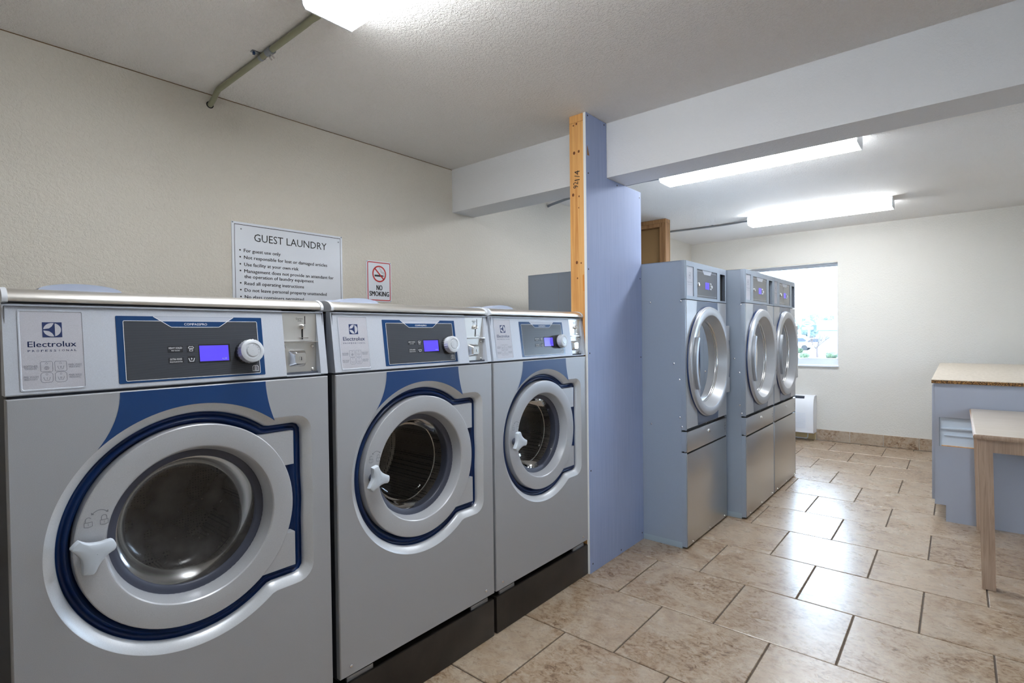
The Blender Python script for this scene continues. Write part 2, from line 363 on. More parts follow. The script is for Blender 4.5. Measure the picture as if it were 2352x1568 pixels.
bw = MB().box(FX-0.003, 1.272, 0.0, FX+0.001, 2.6, 0.125).build('trim_1', 'bare_wall', None, False); tag(bw, 'bare yellowish wall strip under the air conditioner', None, None, 'structure')
# tile skirting on the window wall
bb = MB().box(FX-0.004, Y0, 0, FX+0.001, 1.268, 0.128).build('baseboard_right', 'grout_light', None, False); tag(bb, 'low tiled skirting along the window wall', None, None, 'structure')
yy = 0.933+0.31; k = 0
while yy > Y0+0.05:
    hi = min(1.266, yy); lo = max(Y0, yy-0.31)
    if k == 0: hi = 1.266
    o = MB().box(FX-0.012, lo+0.003, 0.004, FX-0.003, hi-0.003, 0.127, 0.0015).build('skirting_tile', 'tile', bb, False); yy -= 0.31; k += 1
# brown caulk line where wall and ceiling meet
mat('old_caulk', srgb(120, 92, 56), 0.9)
tag(MB().box(X0, WY-0.0022, H-0.0030, BX, WY-0.0002, H-0.0003).build('trim_3', 'old_caulk', None, False), 'thin brown caulk line between back wall and ceiling', None, None, 'structure')
# beam
tag(MB().box(BX, Y0, BZ, BX+BW_, WY, H).build('trim_2', 'beam_paint', None, False), 'white dropped ceiling beam crossing the room', None, None, 'structure')
# windows
def make_window(name, label, WA, WB, mull, loc, rz=0.0, WZ0=WZ0, WZ1=WZ1):
    wroot = thing(name, label, None, loc, rz); wroot['kind'] = 'structure'
    mb = MB(); t_ = 0.035
    mb.box(0, WA, WZ0+0.0, 0.06, WB, WZ0+0.055, 0.004); mb.box(0, WA, WZ1-t_, 0.06, WB, WZ1, 0.004); mb.box(0, WA, WZ0+0.05, 0.06, WA+0.022, WZ1-t_, 0.004); mb.box(0, WB-0.022, WZ0+0.05, 0.06, WB, WZ1-t_, 0.004)
    mb.build('window_frame', 'window_frame', wroot)
    MB().box(-0.005, mull, WZ0+0.05, 0.05, mull+.06, WZ1-t_, 0.004).build('mullion', 'window_frame', wroot)
    MB().box(0.012, WA+0.022, WZ0+0.055, 0.03, mull+.005, WZ0+0.075, 0.003).build('sash_rail', 'window_frame', wroot)
    MB().box(0.012, WA+0.022, WZ1-t_-0.015, 0.03, mull+.005, WZ1-t_, 0.003).build('sash_rail', 'window_frame', wroot)
    MB().box(0.02, WA+0.02, WZ0+0.06, 0.024, mull+.005, WZ1-t_).build('pane', 'window_glass', wroot, False)
    MB().box(0.03, mull+.055, WZ0+0.05, 0.034, WB-0.02, WZ1-t_).build('pane', 'window_glass', wroot, False)
    MB().box(-0.135, WA-0.008, WZ0-0.018, 0.002, WB+0.008, WZ0+0.001, 0.004).build('window_sill', 'white_enamel', wroot)
    MB().box(-0.112, WA+0.001, WZ1-0.012, 0.0, WB, WZ1-0.001).build('head_lining', 'sill_paint', wroot, False)
make_window('window_1', 'sliding window with white frame beside the dryers', WA, WB, 1.905, (FX+.11, 0, 0))
make_window('added_window_2', 'unseen sliding window farther along the same wall, added for daylight', VA, VB, -1.7, (FX+.11, 0, 0))
make_window('added_window_3', 'unseen window in the end wall away from the dryers, added for daylight', -SB, -SA, 1.7, (X0-.11, 0, 0), PI, GZ0, GZ1)

# ------------------------------------------------------------------ blue partition with bare stud
PYF = 1.4917; PXL, PXR = 2.3995, 3.019
pt = thing('wall_partition', 'short blue-primed wallboard partition with a bare pine stud end', None, (0, 0, 0)); pt['kind'] = 'structure'
poly = [(PXL-0.005, 0.0), (PXR, 0.0), (PXR, BZ-0.002), (BX-0.003, BZ-0.002), (BX-0.003, H-0.002), (PXL-0.005, H-0.002)]
mb = MB(); mb.prism(poly, XZ, PYF+0.0015, PYF+0.0165); mb.build('board_core', 'gypsum_core', pt, False)
poly2 = [(PXL-0.004, 0.001), (PXR, 0.001), (PXR, BZ-0.003), (BX-0.0035, BZ-0.003), (BX-0.0035, H-0.003), (PXL-0.004, H-0.003)]
mb = MB(); mb.prism(poly2, XZ, PYF, PYF+0.0017); bp = mb.build('board_face', 'blue_primer', pt, False); bp['label'] = 'blue primed board face'
SY0, SY1 = PYF+0.0167, PYF+0.0167+0.089
MB().box(PXL, SY0, 0.038, PXL+0.038, SY1, H-0.04, 0.0015).build('stud', 'pine', pt)
MB().box(PXL, SY0, H-0.039, BX-0.003, SY1, H-0.0005, 0.0015).build('top_plate', 'pine', pt)
MB().box(PXL, SY0, 0.0005, PXR, SY1, 0.0375, 0.0015).build('bottom_plate', 'pine', pt)
MB().box(PXR-0.04, SY0, 0.038, PXR-0.002, SY1, BZ-0.003, 0.0015).build('stud', 'pine', pt)
MB().box(2.85, SY0, 0.038, 2.888, SY1, BZ-0.003, 0.0015).build('stud', 'pine', pt)
for a, b in [(2.414, 2.422), (2.583, 2.421), (2.414, 2.12), (2.723, 2.118), (3.001, 2.10), (2.408, 1.615), (2.999, 1.606), (3.002, 1.126), (2.999, 0.043), (2.732, 0.022), (2.422, 0.047), (2.411, 1.171), (2.411, 0.547)]:
    MB().lathe([(0.0045, PYF-0.0002), (0.0042, PYF-0.001), (0.0001, PYF-0.0012)], at(XZ, a, b), 10).build('drywall_screw', 'print_black', pt)
YZ = lambda a, b, d: (d, a, b)                    # plane facing -x (a = y)
for a, b, r in [(1.568, 2.238, .007), (1.539, 2.241, .006), (1.577, 2.017, .007), (1.54, 2.004, .004), (1.543, 1.944, .003), (1.558, 1.655, .007), (1.531, 1.65, .004), (1.555, 1.571, .004), (1.571, 2.384, .004), (1.552, 2.389, .005)]:
    MB().disc(at(lambda p, q, d: (d, p, q*1.25), a, b/1.25), r, PXL-0.0006, 14).build('knot', 'knot', pt, False)
MB().poly([(1.512, 1.50), (1.520, 1.50), (1.522, 1.585), (1.514, 1.59)], YZ, PXL-0.0006).build('stain', 'orange_stain', pt, False)
mb = MB(); YZr = lambda a, b, d: (d, -a, b)
text(mb, '92', YZr, PXL-0.0007, -1.545, 2.050, 0.030, 0.034, 'l', PI/2); text(mb, '1/4', YZr, PXL-0.0007, -1.535, 2.090, 0.032, 0.052, 'l', PI/2)
mb.build('pencil_mark', 'print_black', pt, False)
mb = MB(); mb.poly([(2.405, 2.262), (2.409, 2.262), (2.428, 2.215), (2.405, 2.212)], XZ, PYF-0.0006); mb.build('paper_tear', 'pine_dark', pt, False)
# far stub partition over the dryers
sp = thing('wall_stub', 'unfinished brown-backed partition with rough timber frame behind the dryers', None, (0, 0, 0)); sp['kind'] = 'structure'
SX0, SX1, SYE = 5.18, 5.285, 2.285
MB().box(SX1-0.016, SYE+0.0, 0.0, SX1, WY-0.001, H-0.001).build('board', 'brown_board', sp, False)
MB().box(SX0, SYE+0.002, 0.0, SX1-0.017, SYE+0.04, H-0.04, 0.002).build('stud', 'pine_dark', sp)
MB().box(SX0+0.012, SYE+0.041, 0.0, SX1-0.017, SYE+0.075, H-0.06, 0.002).build('stud', 'pine_dark', sp)
MB().box(SX0, SYE, H-0.039, SX1-0.017, WY-0.001, H-0.001, 0.002).build('top_plate', 'pine_dark', sp)
MB().box(SX0+0.006, SYE+0.05, H-0.077, SX1-0.017, WY-0.001, H-0.0395, 0.002).build('top_plate', 'pine_dark', sp)

# ------------------------------------------------------------------ washers
VY, VZ = 0.13216, 0.99123
def FP(u, v, n): return (u, v*VY-n*VZ, 1.162+v*VZ+n*VY)        # slanted fascia: u right, v up the slope, n out
def FPd(u, v, d): return FP(u, v, -d)
def keyhole(R, xr, zr, rc, d, n=160, k=0.006):
    """outline (polar) of circle + rounded hinge block, shrunk by d"""
    def sdf(x, z):
        c = math.hypot(x, z)-R
        qx, qz = abs(x-xr/2)-(xr/2-rc), abs(z)-(zr-rc)
        r = math.hypot(max(qx, 0), max(qz, 0))+min(max(qx, qz), 0)-rc
        h = max(k-abs(c-r), 0)/k
        return min(c, r)-h*h*k/4
    out = []
    for i in range(n):
        t = 2*PI*i/n; lo, hi = 0.0, 0.6
        for _ in range(30):
            mid = (lo+hi)/2
            if sdf(mid*math.cos(t), mid*math.sin(t)) < -d: lo = mid
            else: hi = mid
        out.append((lo*math.cos(t), lo*math.sin(t)))
    return out
def rect_ring(x0, z0, x1, z1, cx, cz, n=160):
    """points on a rectangle on the rays used by keyhole, corners snapped"""
    pts = []
    for i in range(n):
        t = 2*PI*i/n; c, s = math.cos(t), math.sin(t); k = 1e9
        if c > 1e-9: k = min(k, (x1-cx)/c)
        if c < -1e-9: k = min(k, (x0-cx)/c)
        if s > 1e-9: k = min(k, (z1-cz)/s)
        if s < -1e-9: k = min(k, (z0-cz)/s)
        pts.append([cx+k*c, cz+k*s])
    for X_, Z_ in ((x0, z0), (x1, z0), (x1, z1), (x0, z1)):
        j = min(range(n), key=lambda q: (pts[q][0]-X_)**2+(pts[q][1]-Z_)**2); pts[j] = [X_, Z_]
    return pts
HW = 0.366; DCX, DCZ = -0.003, 0.797
def make_washer():
    root = thing('washing_machine', 'x', 'washing machine')
    # shell, open at the front
    mb = MB(); x = HW-0.004
    mb.add([(-x, 0.02, .17), (x, 0.02, .17), (x, .80, .17), (-x, .80, .17), (-x, 0.02, 1.352), (x, 0.02, 1.352), (x, .80, 1.352), (-x, .80, 1.352)], [(0, 1, 2, 3), (4, 7, 6, 5), (0, 3, 7, 4), (1, 5, 6, 2), (3, 2, 6, 7)])
    mb.box(-x, 0.018, 1.150, x, 0.03, 1.172)
    mb.build('body', 'chassis_grey', root, False, fix=False)
    # black steel base
    mb = MB(); mb.box(-HW+0.001, 0.002, 0.0, HW-0.001, 0.78, 0.157, 0.006); b_ = mb.build('base', 'plinth_black', root); b_['label'] = 'black steel plinth'
    for xa in (-HW+.03, HW-.13): MB().box(xa, 0.012, 0.1565, xa+.10, 0.02, 0.172).build('spacer_strip', 'strip_alu', root, False)
    # front panel with its keyhole opening
    n = 160; K = lambda d, y: [(a+DCX, y, b+DCZ) for a, b in keyhole(.311, .309, .248, .048, d, n)]
    Rr = lambda i, y: [(a, y, b) for a, b in rect_ring(-HW+i, .182+i, HW-i, 1.156-i, DCX, DCZ, n)]
    mb = MB(); mb.loft([Rr(0, .022), Rr(0, .003), Rr(.0025, 0), K(-.001, 0)]); mb.build('front_panel', 'silver_paint', root, True, 25)
    mb = MB(); mb.loft([K(-.001, -.0002), K(.0012, .0008), K(.0185, .0145), K(.0215, .0185), K(.0230, .0240), K(.0235, .032)]); bz = mb.build('bezel', 'bezel_paint', root, True, 35)
    mb = MB(); mb.loft([K(.0225, .024), K(.0245, .034), K(.029, .0375), K(.034, .0365), K(.0365, .030), K(.0415, .027), K(.046, .030), K(.049, .041), K(.056, .044), K(.075, .044)]+[[(a*.885+DCX, .05, b*.885+DCZ) for a, b in keyhole(.311, .309, .248, .048, .075, n)]])
    mb.build('door_seal', 'navy_gasket', root, True, 60)
    # blue decal above the door
    cols = []; S = 28; a0 = math.atan2(1.022-DCZ, -.2125-DCX); a1 = math.atan2(1.043-DCZ, .1985-DCX)
    for i in range(S+1):
        s = i/S; T = Vector((-.1705+.341*s, 1.1535)); an = a0+(a1-a0)*s; B = Vector((DCX+.3125*math.cos(an), DCZ+.3125*math.sin(an)))
        mid = Vector((-.171+.344*s, 1.085+.012*s)) if True else None
        w = abs(2*s-1); mid = mid*w+((T+B)/2)*(1-w); cols.append([tuple((1-t)**2*T+2*t*(1-t)*mid+t*t*B) for t in [k/10 for k in range(11)]])
    mb = MB(); mb.add([(p[0], -0.0006, p[1]) for c in cols for p in c], [(i*11+j, i*11+j+1, i*11+j+12, i*11+j+11) for i in range(S) for j in range(10)])
    o = mb.build('decal', 'navy_vinyl', root, False); o['label'] = 'navy blue vinyl decal above the door'
    for sx_ in (-.328, .312): screw(root, XZ, sx_, .213, 0, .006, .005)
    # door
    D_ = at(XZ, -.006, .798)
    door = MB().lathe([(.195, .046), (.2565, .046), (.2565, .0135), (.2558, .0108), (.2538, .0095), (.2030, .0075), (.1995, .0085), (.1968, .0115), (.1860, .046), (.1840, .066)], D_, 96).build('door', 'ring_paint', root, True, 24)
    MB().lathe([(.1866, .046), (.1850, .051), (.1780, .053), (.1690, .0545), (.1660, .058), (.1640, .09)], D_, 80).build('glass_gasket', 'dark_gasket', door, True, 50)
    g = MB().lathe([(.1680, .0565), (.1660, .060), (.1610, .070), (.1560, .090), (.1500, .118), (.1400, .136), (.1200, .146), (.0700, .152), (.0005, .153)], D_, 64).build('glass', 'door_glass', door, True, 80)
    MB().lathe([(.152, .1215), (.1545, .1195), (.1555, .1215)], D_, 64).build('glass_edge', 'chrome', door, True, 80)
    # hinge plates
    for sg in (1, -1):
        pl = [(.140, .200), (.260, .200), (.260, .101), (.222, .101), (.185, .155)]
        pl = [(a-.004, b*sg+.800) for a, b in pl]
        if sg < 0: pl = pl[::-1]
        mb = MB(); mb.prism(pl, XZ, .013, .043); mb.build('hinge_plate', 'ring_paint', door, False)
    # lock symbols
    mb = MB(); yy_ = .0072
    mb.line(arc(-.2125, .8705, .0165, 2.55, .55, 12), .0016, XZ, yy_)
    mb.poly([(-.2285, .8785), (-.2225, .8785), (-.2285, .8845)], XZ, yy_); mb.poly([(-.1965, .8785), (-.2015, .8800), (-.1965, .8845)], XZ, yy_)
    for cx_, op in ((-.2340, 1), (-.2045, 0)):
        mb.line([(cx_-.0075, .863), (cx_+.0075, .863), (cx_+.0075, .8535), (cx_, .8515), (cx_-.0075, .8535)], .0015, XZ, yy_, True)
        mb.line([(cx_-.005, .863)]+arc(cx_, .869, .005, PI, .35 if op else 0, 8)+([] if op else [(cx_+.005, .863)]), .0013, XZ, yy_)
        text(mb, '1', XZ, yy_, cx_, .8555, .005, None, 'c')
    mb.build('lock_symbol', 'emboss_grey', door, False)
    # three-lobed handle
    cxh, czh = -.2275, .8000
    pts = [(-.2725, .825), (-.2605, .837), (-.2565, .836), (-.2445, .828), (-.2305, .8245), (-.2175, .8235), (-.1995, .825), (-.1935, .8175), (-.1905, .808), (-.1945, .800), (-.2065, .794), (-.2195, .780), (-.2275, .767), (-.2345, .7555), (-.2505, .759), (-.2535, .763), (-.2535, .784), (-.2575, .799), (-.2715, .819)]
    P = [Vector((a-cxh, b-czh)) for a, b in pts]; R2 = []
    for i in range(len(P)):
        p0, p1, p2, p3 = P[i-1], P[i], P[(i+1) % len(P)], P[(i+2) % len(P)]
        for t in (0, .5): R2.append(.5*((2*p1)+(p2-p0)*t+(2*p0-5*p1+4*p2-p3)*t*t+(3*p1-p0-3*p2+p3)*t**3))
    ring = lambda s_, y: [(p.x*s_, y, p.y*s_) for p in R2]
    mb = MB(); mb.loft([ring(.90, .004), ring(1.0, 0.0), ring(1.0, -.010), ring(.95, -.0155), ring(.86, -.017), ring(.4, -.0175), ring(.02, -.0175)])
    mb.lathe([(.014, .03), (.014, 0)], XZ, 16)
    h = mb.build('handle', 'handle_plastic', door, True, 40); h.location = (cxh, -.020, czh)
    MB().lathe([(.016, .012), (.016, -.0185), (.012, -.019)], at(XZ, cxh, czh), 20).build('handle_boss', 'dark_gasket', door)
    # drum
    MB().lathe([(.184, .07), (.182, .16), (.245, .175), (.25, .20), (.25, .50), (.23, .515), (.0005, .515)], D_, 64).build('drum', 'drum_steel', root, True, 50)
    # fascia
    mb = MB()
    for ua, ub in ((-HW, .2342), (.3425, HW)):
        q = lambda u: [(u, .05, 1.162), (u, .003, 1.162), FP(u, .0025, 0)[:], FP(u, .1945, 0)[:], (u, .030, 1.3575), (u, .05, 1.3575)]
        mb.loft([q(ua), q(ub)], True, True, True)
    mb.box(.2342, .0005, 1.162, .3425, .05, 1.1655); mb.add([FP(.2342, .1885, 0), FP(.3425, .1885, 0), FP(.3425, .1945, 0), FP(.2342, .1945, 0)], [(0, 1, 2, 3)])
    fa = mb.build('fascia', 'fascia_paint', root, True, 20)
    # soap label plate
    mb = MB(); mb.loft([[FP(a, b, .0012) for a, b in rrect(-.3425, .0085, -.2312, .1830, .004)], [FP(a, b, .0012) for a, b in rrect(-.3400, .0110, -.2337, .1805, .003)], [FP(a, b, .0002) for a, b in rrect(-.3390, .0120, -.2347, .1795, .003)]]); mb.build('label_frame', 'fascia_paint', fa)
    mb = MB(); mb.poly(rrect(-.3393, .0117, -.2344, .1798, .003), FPd, -.0003); lp = mb.build('label_plate', 'label_plate', fa, False)
    mb = MB(); d = -.0006; cx_, cy_ = -.2864, .1400
    mb.poly([(-.3030, .1234), (-.2698, .1234), (-.2698, .1566), (-.3030, .1566)], FPd, d); mb.build('logo_square', 'print_navy', lp, False)
    mb = MB(); R_ = .0150; d = -.0009
    # right half-disc segment and two left petals leave a navy three-point star
    a_ = math.acos(.0045/R_); mb.poly([(cx_+.0045, cy_-R_*math.sin(a_))]+arc(cx_, cy_, R_, -a_, a_, 12)[1:], FPd, d)
    for sg in (1, -1):
        outer = arc(cx_, cy_, R_, PI-.09, math.acos(.0030/R_), 12); inner = [(cx_+.0028, cy_+.0140), (cx_-.0005, cy_+.0075), (cx_-.0055, cy_+.0030), (cx_-.0149, cy_+.0013)]
        pp = outer+inner[:-1]; pp = [(a, cy_+(b-cy_)*sg) for a, b in pp]; mb.poly(pp if sg > 0 else pp[::-1], FPd, d)
    mb.build('logo_petals', 'label_plate', lp, False)
    mb = MB(); d = -.0006
    text(mb, 'Electrolux', FPd, d, -.3279, .1025, .0122, .0815); text(mb, 'Electrolux', FPd, d, -.3275, .1025, .0122, .0815)
    xx = -.3280
    for ch in 'PROFESSIONAL':
        text(mb, ch, FPd, d, xx+.0021, .0921, .0042, None if ch == 'I' else .0042, 'c'); xx += .0071
    mb.build('lettering', 'print_navy', lp, False)
    mb = MB()
    for (t1, t2, xl, xr, yb) in (('SOFTENER', 'SUAVIZANTE', -.3355, -.3132, .0590), ('PRE WASH', 'PRELAVADO', -.3362, -.3130, .0362), ('MAIN WASH', 'PRINCIPAL', -.2620, -.2392, .0600), ('MAIN WASH', 'PRINCIPAL', -.2620, -.2394, .0370)):
        text(mb, t1, FPd, d, xl, yb, .0042, xr-xl); text(mb, t2, FPd, d, xl+.001, yb-.0050, .0030, xr-xl-.003); mb.line([(xl, yb-.0011), (xr, yb-.0011)], .0004, FPd, d)
    for bx_, by_, r_ in ((-.3088, .0487, .0025), (-.2851, .0487, .0025), (-.3090, .0250, .0055), (-.2854, .0250, .0055)):
        mb.line(rrect(bx_, by_, bx_+.0200, by_+.0218, r_), .0007, FPd, d, True)
        mb.line(arc(bx_+.010, by_+.0175, .0016, PI*.75, PI*2.25, 8)+[(bx_+.010, by_+.0205)], .0005, FPd, d, True)
        if r_ < .003 and bx_ < -.3:
            for k in range(6): mb.line(arc(bx_+.010+.0026*math.cos(k*PI/3), by_+.0078+.0026*math.sin(k*PI/3), .0014, 0, 2*PI, 8)[:-1], .0006, FPd, d, True)
        else:
            mb.line([(bx_+.0045, by_+.0115), (bx_+.0065, by_+.0045), (bx_+.0135, by_+.0045), (bx_+.0155, by_+.0115)], .0007, FPd, d)
            for k in ((0,) if bx_ < -.3 else (-.001, .001)): mb.line([(bx_+.010+k, by_+.0065), (bx_+.010+k, by_+.0112)], .0006, FPd, d)
    mb.build('symbols', 'print_grey', lp, False)
    # control unit
    mb = MB(); mb.prism(rrect(-.1712, .0112, .1718, .1732, .002), FPd, -.0008, .004); cp = mb.build('control_panel', 'control_navy', fa, False)
    mb = MB(); inner = [(-.1570, .0165), (.1578, .0165), (.1578, .1615), (.0790, .1615), (.0580, .1462), (-.0565, .1462), (-.0780, .1615), (-.1570, .1615)]
    mb.poly(inner, FPd, -.0011); mb.build('striped_field', 'control_stripes', cp, False)
    mb = MB(); d = -.0014
    mb.line(rrect(-.1570, .0165, .1578, .1615, .003)[:12]+rrect(-.1570, .0165, .1578, .1615, .003)[12:], .0011, FPd, d, True)
    mb.line([(-.0940, .1725), (-.0780, .1615), (-.0590, .1480), (-.0550, .1460), (.0560, .1460), (.0600, .1480), (.0790, .1615), (.0952, .1725)], .0012, FPd, d)
    text(mb, 'COMPASSPRO', FPd, d, .0006, .1508, .0056, .0545, 'c')
    text(mb, 'HEAVY SOILED', FPd, d-.0004, -.0502, .0904, .0046, .0300, 'c'); text(mb, 'MUY SUCIO', FPd, d-.0004, -.0502, .0846, .0030, .0185, 'c')
    text(mb, 'EXTRA RINSE', FPd, d-.0004, -.0502, .0620, .0046, .0265, 'c'); text(mb, 'ENJUAGUE EXTRA', FPd, d-.0004, -.0502, .0562, .0030, .0285, 'c')
    sh = [(-.0213, .0925), (-.0180, .0962), (-.0165, .0948), (-.0131, .0948), (-.0116, .0962), (-.0083, .0925), (-.0105, .0905), (-.0113, .0915), (-.0113, .0838), (-.0183, .0838), (-.0183, .0915), (-.0191, .0905)]
    mb.line(sh, .0011, FPd, d-.0005, True); mb.poly([(-.0165, .088), (-.0135, .088), (-.0135, .0915), (-.0165, .0905)], FPd, d-.0005)
    mb.line([(-.0214, .0655), (-.0190, .0575), (-.0106, .0575), (-.0083, .0655)], .0016, FPd, d-.0005); mb.line([(-.0166, .0640), (-.0130, .0640)], .0014, FPd, d-.0005); mb.line([(-.0148, .0665), (-.0148, .0615)], .0012, FPd, d-.0005)
    mb.line([(.1370, .0235), (.1370, .0350), (.1400, .0380), (.1500, .0380), (.1530, .0350), (.1530, .0235)], .0014, FPd, d, True); mb.line([(.145, .0375), (.145, .025)], .0016, FPd, d)
    mb.line([(.1415, .0365), (.1415, .0255)], .0008, FPd, d); mb.line([(.1485, .0365), (.1485, .0255)], .0008, FPd, d)
    mb.build('control_print', 'print_white', cp, False)
    mb = MB(); mb.poly([(-.0935, .1728), (.0948, .1728), (.0792, .1617), (-.0778, .1617)], FPd, -.0012); mb.build('top_tab', 'control_tab', cp, False)
    mb = MB(); mb.poly([(-.0778, .1613), (.0788, .1613), (.0592, .1476), (.0556, .1466), (-.0548, .1466), (-.0586, .1478)], FPd, -.00125); mb.build('name_tab', 'control_navy', cp, False)
    for bx_, by_, bw_, bh_ in ((-.0670, .0826, .0337, .0148), (-.0666, .0546, .0335, .0142), (-.0235, .0815, .0170, .0170), (-.0235, .0540, .0170, .0165)):
        mb = MB(); mb.prism(rrect(bx_, by_, bx_+bw_, by_+bh_, .001, 2), FPd, -.0017, -.001); mb.build('button', 'dial_dark', cp, False)
    mb = MB(); mb.prism(rrect(.0030, .0530, .0808, .1012, .001, 2), FPd, -.0018, -.001); ds = mb.build('display', 'print_black', cp, False)
    mb = MB(); mb.poly([(.0047, .0560), (.0763, .0560), (.0763, .0972), (.0047, .0972)], FPd, -.0020); mb.build('screen', 'lcd', ds, False)
    mb = MB(); text(mb, '4.00', FPd, -.0022, .0590, .0590, .0050, None); mb.build('screen_text', 'control_tab', ds, False)
    # dial
    DF = at(FPd, .1265, .0765)
    dl = MB().lathe([(.0335, -.0005), (.0335, -.010), (.0320, -.012), (.0300, -.012)], DF, 72, lambda i, r: r*(1-.03*(i % 3 == 0))).build('dial', 'dial_dark', cp)
    MB().lathe([(.0315, -.011), (.0322, -.014), (.0322, -.031), (.0308, -.034), (.0240, -.036), (.0215, -.036), (.0205, -.0345), (.0165, -.0345), (.0155, -.0365), (.0005, -.037)], DF, 72, lambda i, r: r*(1-.035*(i % 3 == 0)) if r > .031 else r).build('dial_knob', 'dial_plastic', dl, True, 30)
    mb = MB()
    for t_, a_ in (('START', .55), ('STOP', 2.2)):
        for k, ch in enumerate(t_):
            an = a_+.9-.45*k if t_ == 'START' else 2.5+.5*k
            text(mb, ch, DF, -.0372, .0135*math.cos(an), .0135*math.sin(an), .0032, None, 'c', an-PI/2)
    mb.build('dial_print', 'emboss_grey', dl, False)
    # coin unit: upright plate set into the sloping fascia
    yc = .0265; CZ = lambda v: 1.162+v*VZ
    mb = MB(); mb.prism([(.2342, CZ(.104)), (.3425, CZ(.104)), (.3425, CZ(.1885)), (.2342, CZ(.1885))], XZ, yc, yc+.003); cu = mb.build('coin_plate', 'coin_steel', fa, False)
    mb = MB(); mb.prism([(.2342, CZ(.004)), (.3425, CZ(.004)), (.3425, CZ(.100)), (.2342, CZ(.100))], XZ, yc+.001, yc+.004); cb_ = mb.build('cash_plate', 'coin_steel', fa, False)
    mb = MB(); mb.box(.2345, .0145, CZ(.1005), .3422, yc+.002, CZ(.1035), .0006); mb.build('coin_ledge', 'chrome', fa)
    mb = MB(); mb.box(.3055, yc-.0006, CZ(.156), .3077, yc+.001, CZ(.181)); mb.box(.2950, yc-.0006, CZ(.1095), .3000, yc+.001, CZ(.1395)); mb.build('coin_slot', 'print_black', cu, False)
    MB().lathe([(.0085, yc), (.0085, yc-.004), (.0070, yc-.009), (.0040, yc-.0115), (.0002, yc-.012)], at(XZ, .2970, CZ(.1480)), 20).build('coin_knob', 'chrome', cu)
    mb = MB(); mb.box(.2880, yc-.010, CZ(.1130), .3120, yc-.001, CZ(.1150), .0006); mb.build('coin_lever', 'chrome', cu)
    mb = MB(); text(mb, 'Quarters', XZ, yc-.0005, .2775, CZ(.1705), .0052, .0225); text(mb, 'Only', XZ, yc-.0005, .2835, CZ(.1640), .0052, .0125); mb.build('coin_print', 'print_black', cu, False)
    oc = lambda cx0, cz0, w, h, c, y: [(a, y, b) for a, b in rrect(cx0-w/2, cz0-h/2, cx0+w/2, cz0+h/2, c, 3)]
    zc_ = CZ(.0525); mb = MB(); mb.loft([oc(.2790, zc_, .052, .050, .008, yc+.001), oc(.2790, zc_, .052, .050, .008, yc-.004), oc(.2815, zc_, .0355, .034, .008, yc-.018), oc(.2815, zc_, .0340, .0325, .007, yc-.0195)], True, False, True)
    lk = mb.build('lock_housing', 'chrome', cb_, True, 40)
    mb = MB(); mb.lathe([(.0065, yc-.019), (.0065, yc-.0205), (.0002, yc-.0207)], at(XZ, .2830, zc_), 16); mb.build('lock_cylinder', 'screw_steel', cb_)
    mb = MB(); mb.box(.2823, yc-.0215, zc_-.006, .2837, yc-.0205, zc_+.004); mb.build('keyhole', 'print_black', cb_, False)
    for a, b in ((.2415, .0880), (.3300, .0880), (.2415, .0160), (.3300, .0160)): screw(cb_, XZ, a, CZ(b), yc+.001, .0062, .0045)
    # rolled steel top with plastic ends
    pf = [(.70, 1.3605), (.028, 1.3605), (.0215, 1.3620), (.0200, 1.3665)]+[(.063-.043*math.cos(t), 1.3665+.0245*math.sin(t)) for t in [k*PI/2/12 for k in range(1, 13)]]+[(.785, 1.391), (.785, 1.3605)]
    q = lambda x: [(x, a, b) for a, b in pf]
    mb = MB(); mb.loft([q(-HW+.010), q(HW-.010)], True, True, True); mb.build('top', 'cap_steel', root, True, 35)
    pf2 = [(.787, 1.3585), (.026, 1.3585), (.0195, 1.3605), (.0180, 1.3665)]+[(.063-.045*math.cos(t), 1.3665+.0265*math.sin(t)) for t in [k*PI/2/12 for k in range(1, 13)]]+[(.787, 1.393)]
    for xa, xb in ((-HW+.0005, -HW+.0098), (HW-.0098, HW-.0005)):
        mb = MB(); mb.loft([[(xa, a, b) for a, b in pf2], [(xb, a, b) for a, b in pf2]], True, True, True); mb.build('top_end', 'end_cap_plastic', root, True, 35)
    # soap hopper lids
    for y0, y1 in ((.075, .135), (.225, .285)):
        ar = arc(-.222, 1.391, .078, PI, 0, 20, .0175)
        mb = MB(); rg = [[(a, y0, b) for a, b in ar], [(a, y1, b) for a, b in ar]]
        mb.add(rg[0]+rg[1], [tuple(range(21)), tuple(range(41, 20, -1))]+[(i, i+1, i+22, i+21) for i in range(20)]+[(20, 0, 21, 41)]); mb.build('soap_lid', 'lid_plastic', root, True, 30)
    return root
w1 = make_washer()
w1.location = (.5285, 1.503, 0)
w2 = copy_tree(w1); w2.location = (1.286, 1.503, 0)
w3 = copy_tree(w1); w3.location = (2.0320, 1.503, 0)
for w_, lb in ((w1, 'silver front-load washer with fogged door glass, farthest from the wooden stud'), (w2, 'middle silver front-load washer of the row, between two other washers'), (w3, 'silver front-load washer standing right against the bare wooden stud')):
    tag(w_, lb, 'washing machine', 'silver washers in a row along the beige wall')
for w_ in (w2, w3):
    for p in w_.children:
        for q in p.children:
            if q.name.startswith('handle') and 'boss' not in q.name: q.rotation_euler = (0, math.radians(32), 0)
for p in w1.children:
    for q in p.children:
        if q.name == 'glass': q.data = q.data.copy(); q.data.materials[0] = M['fogged_glass']

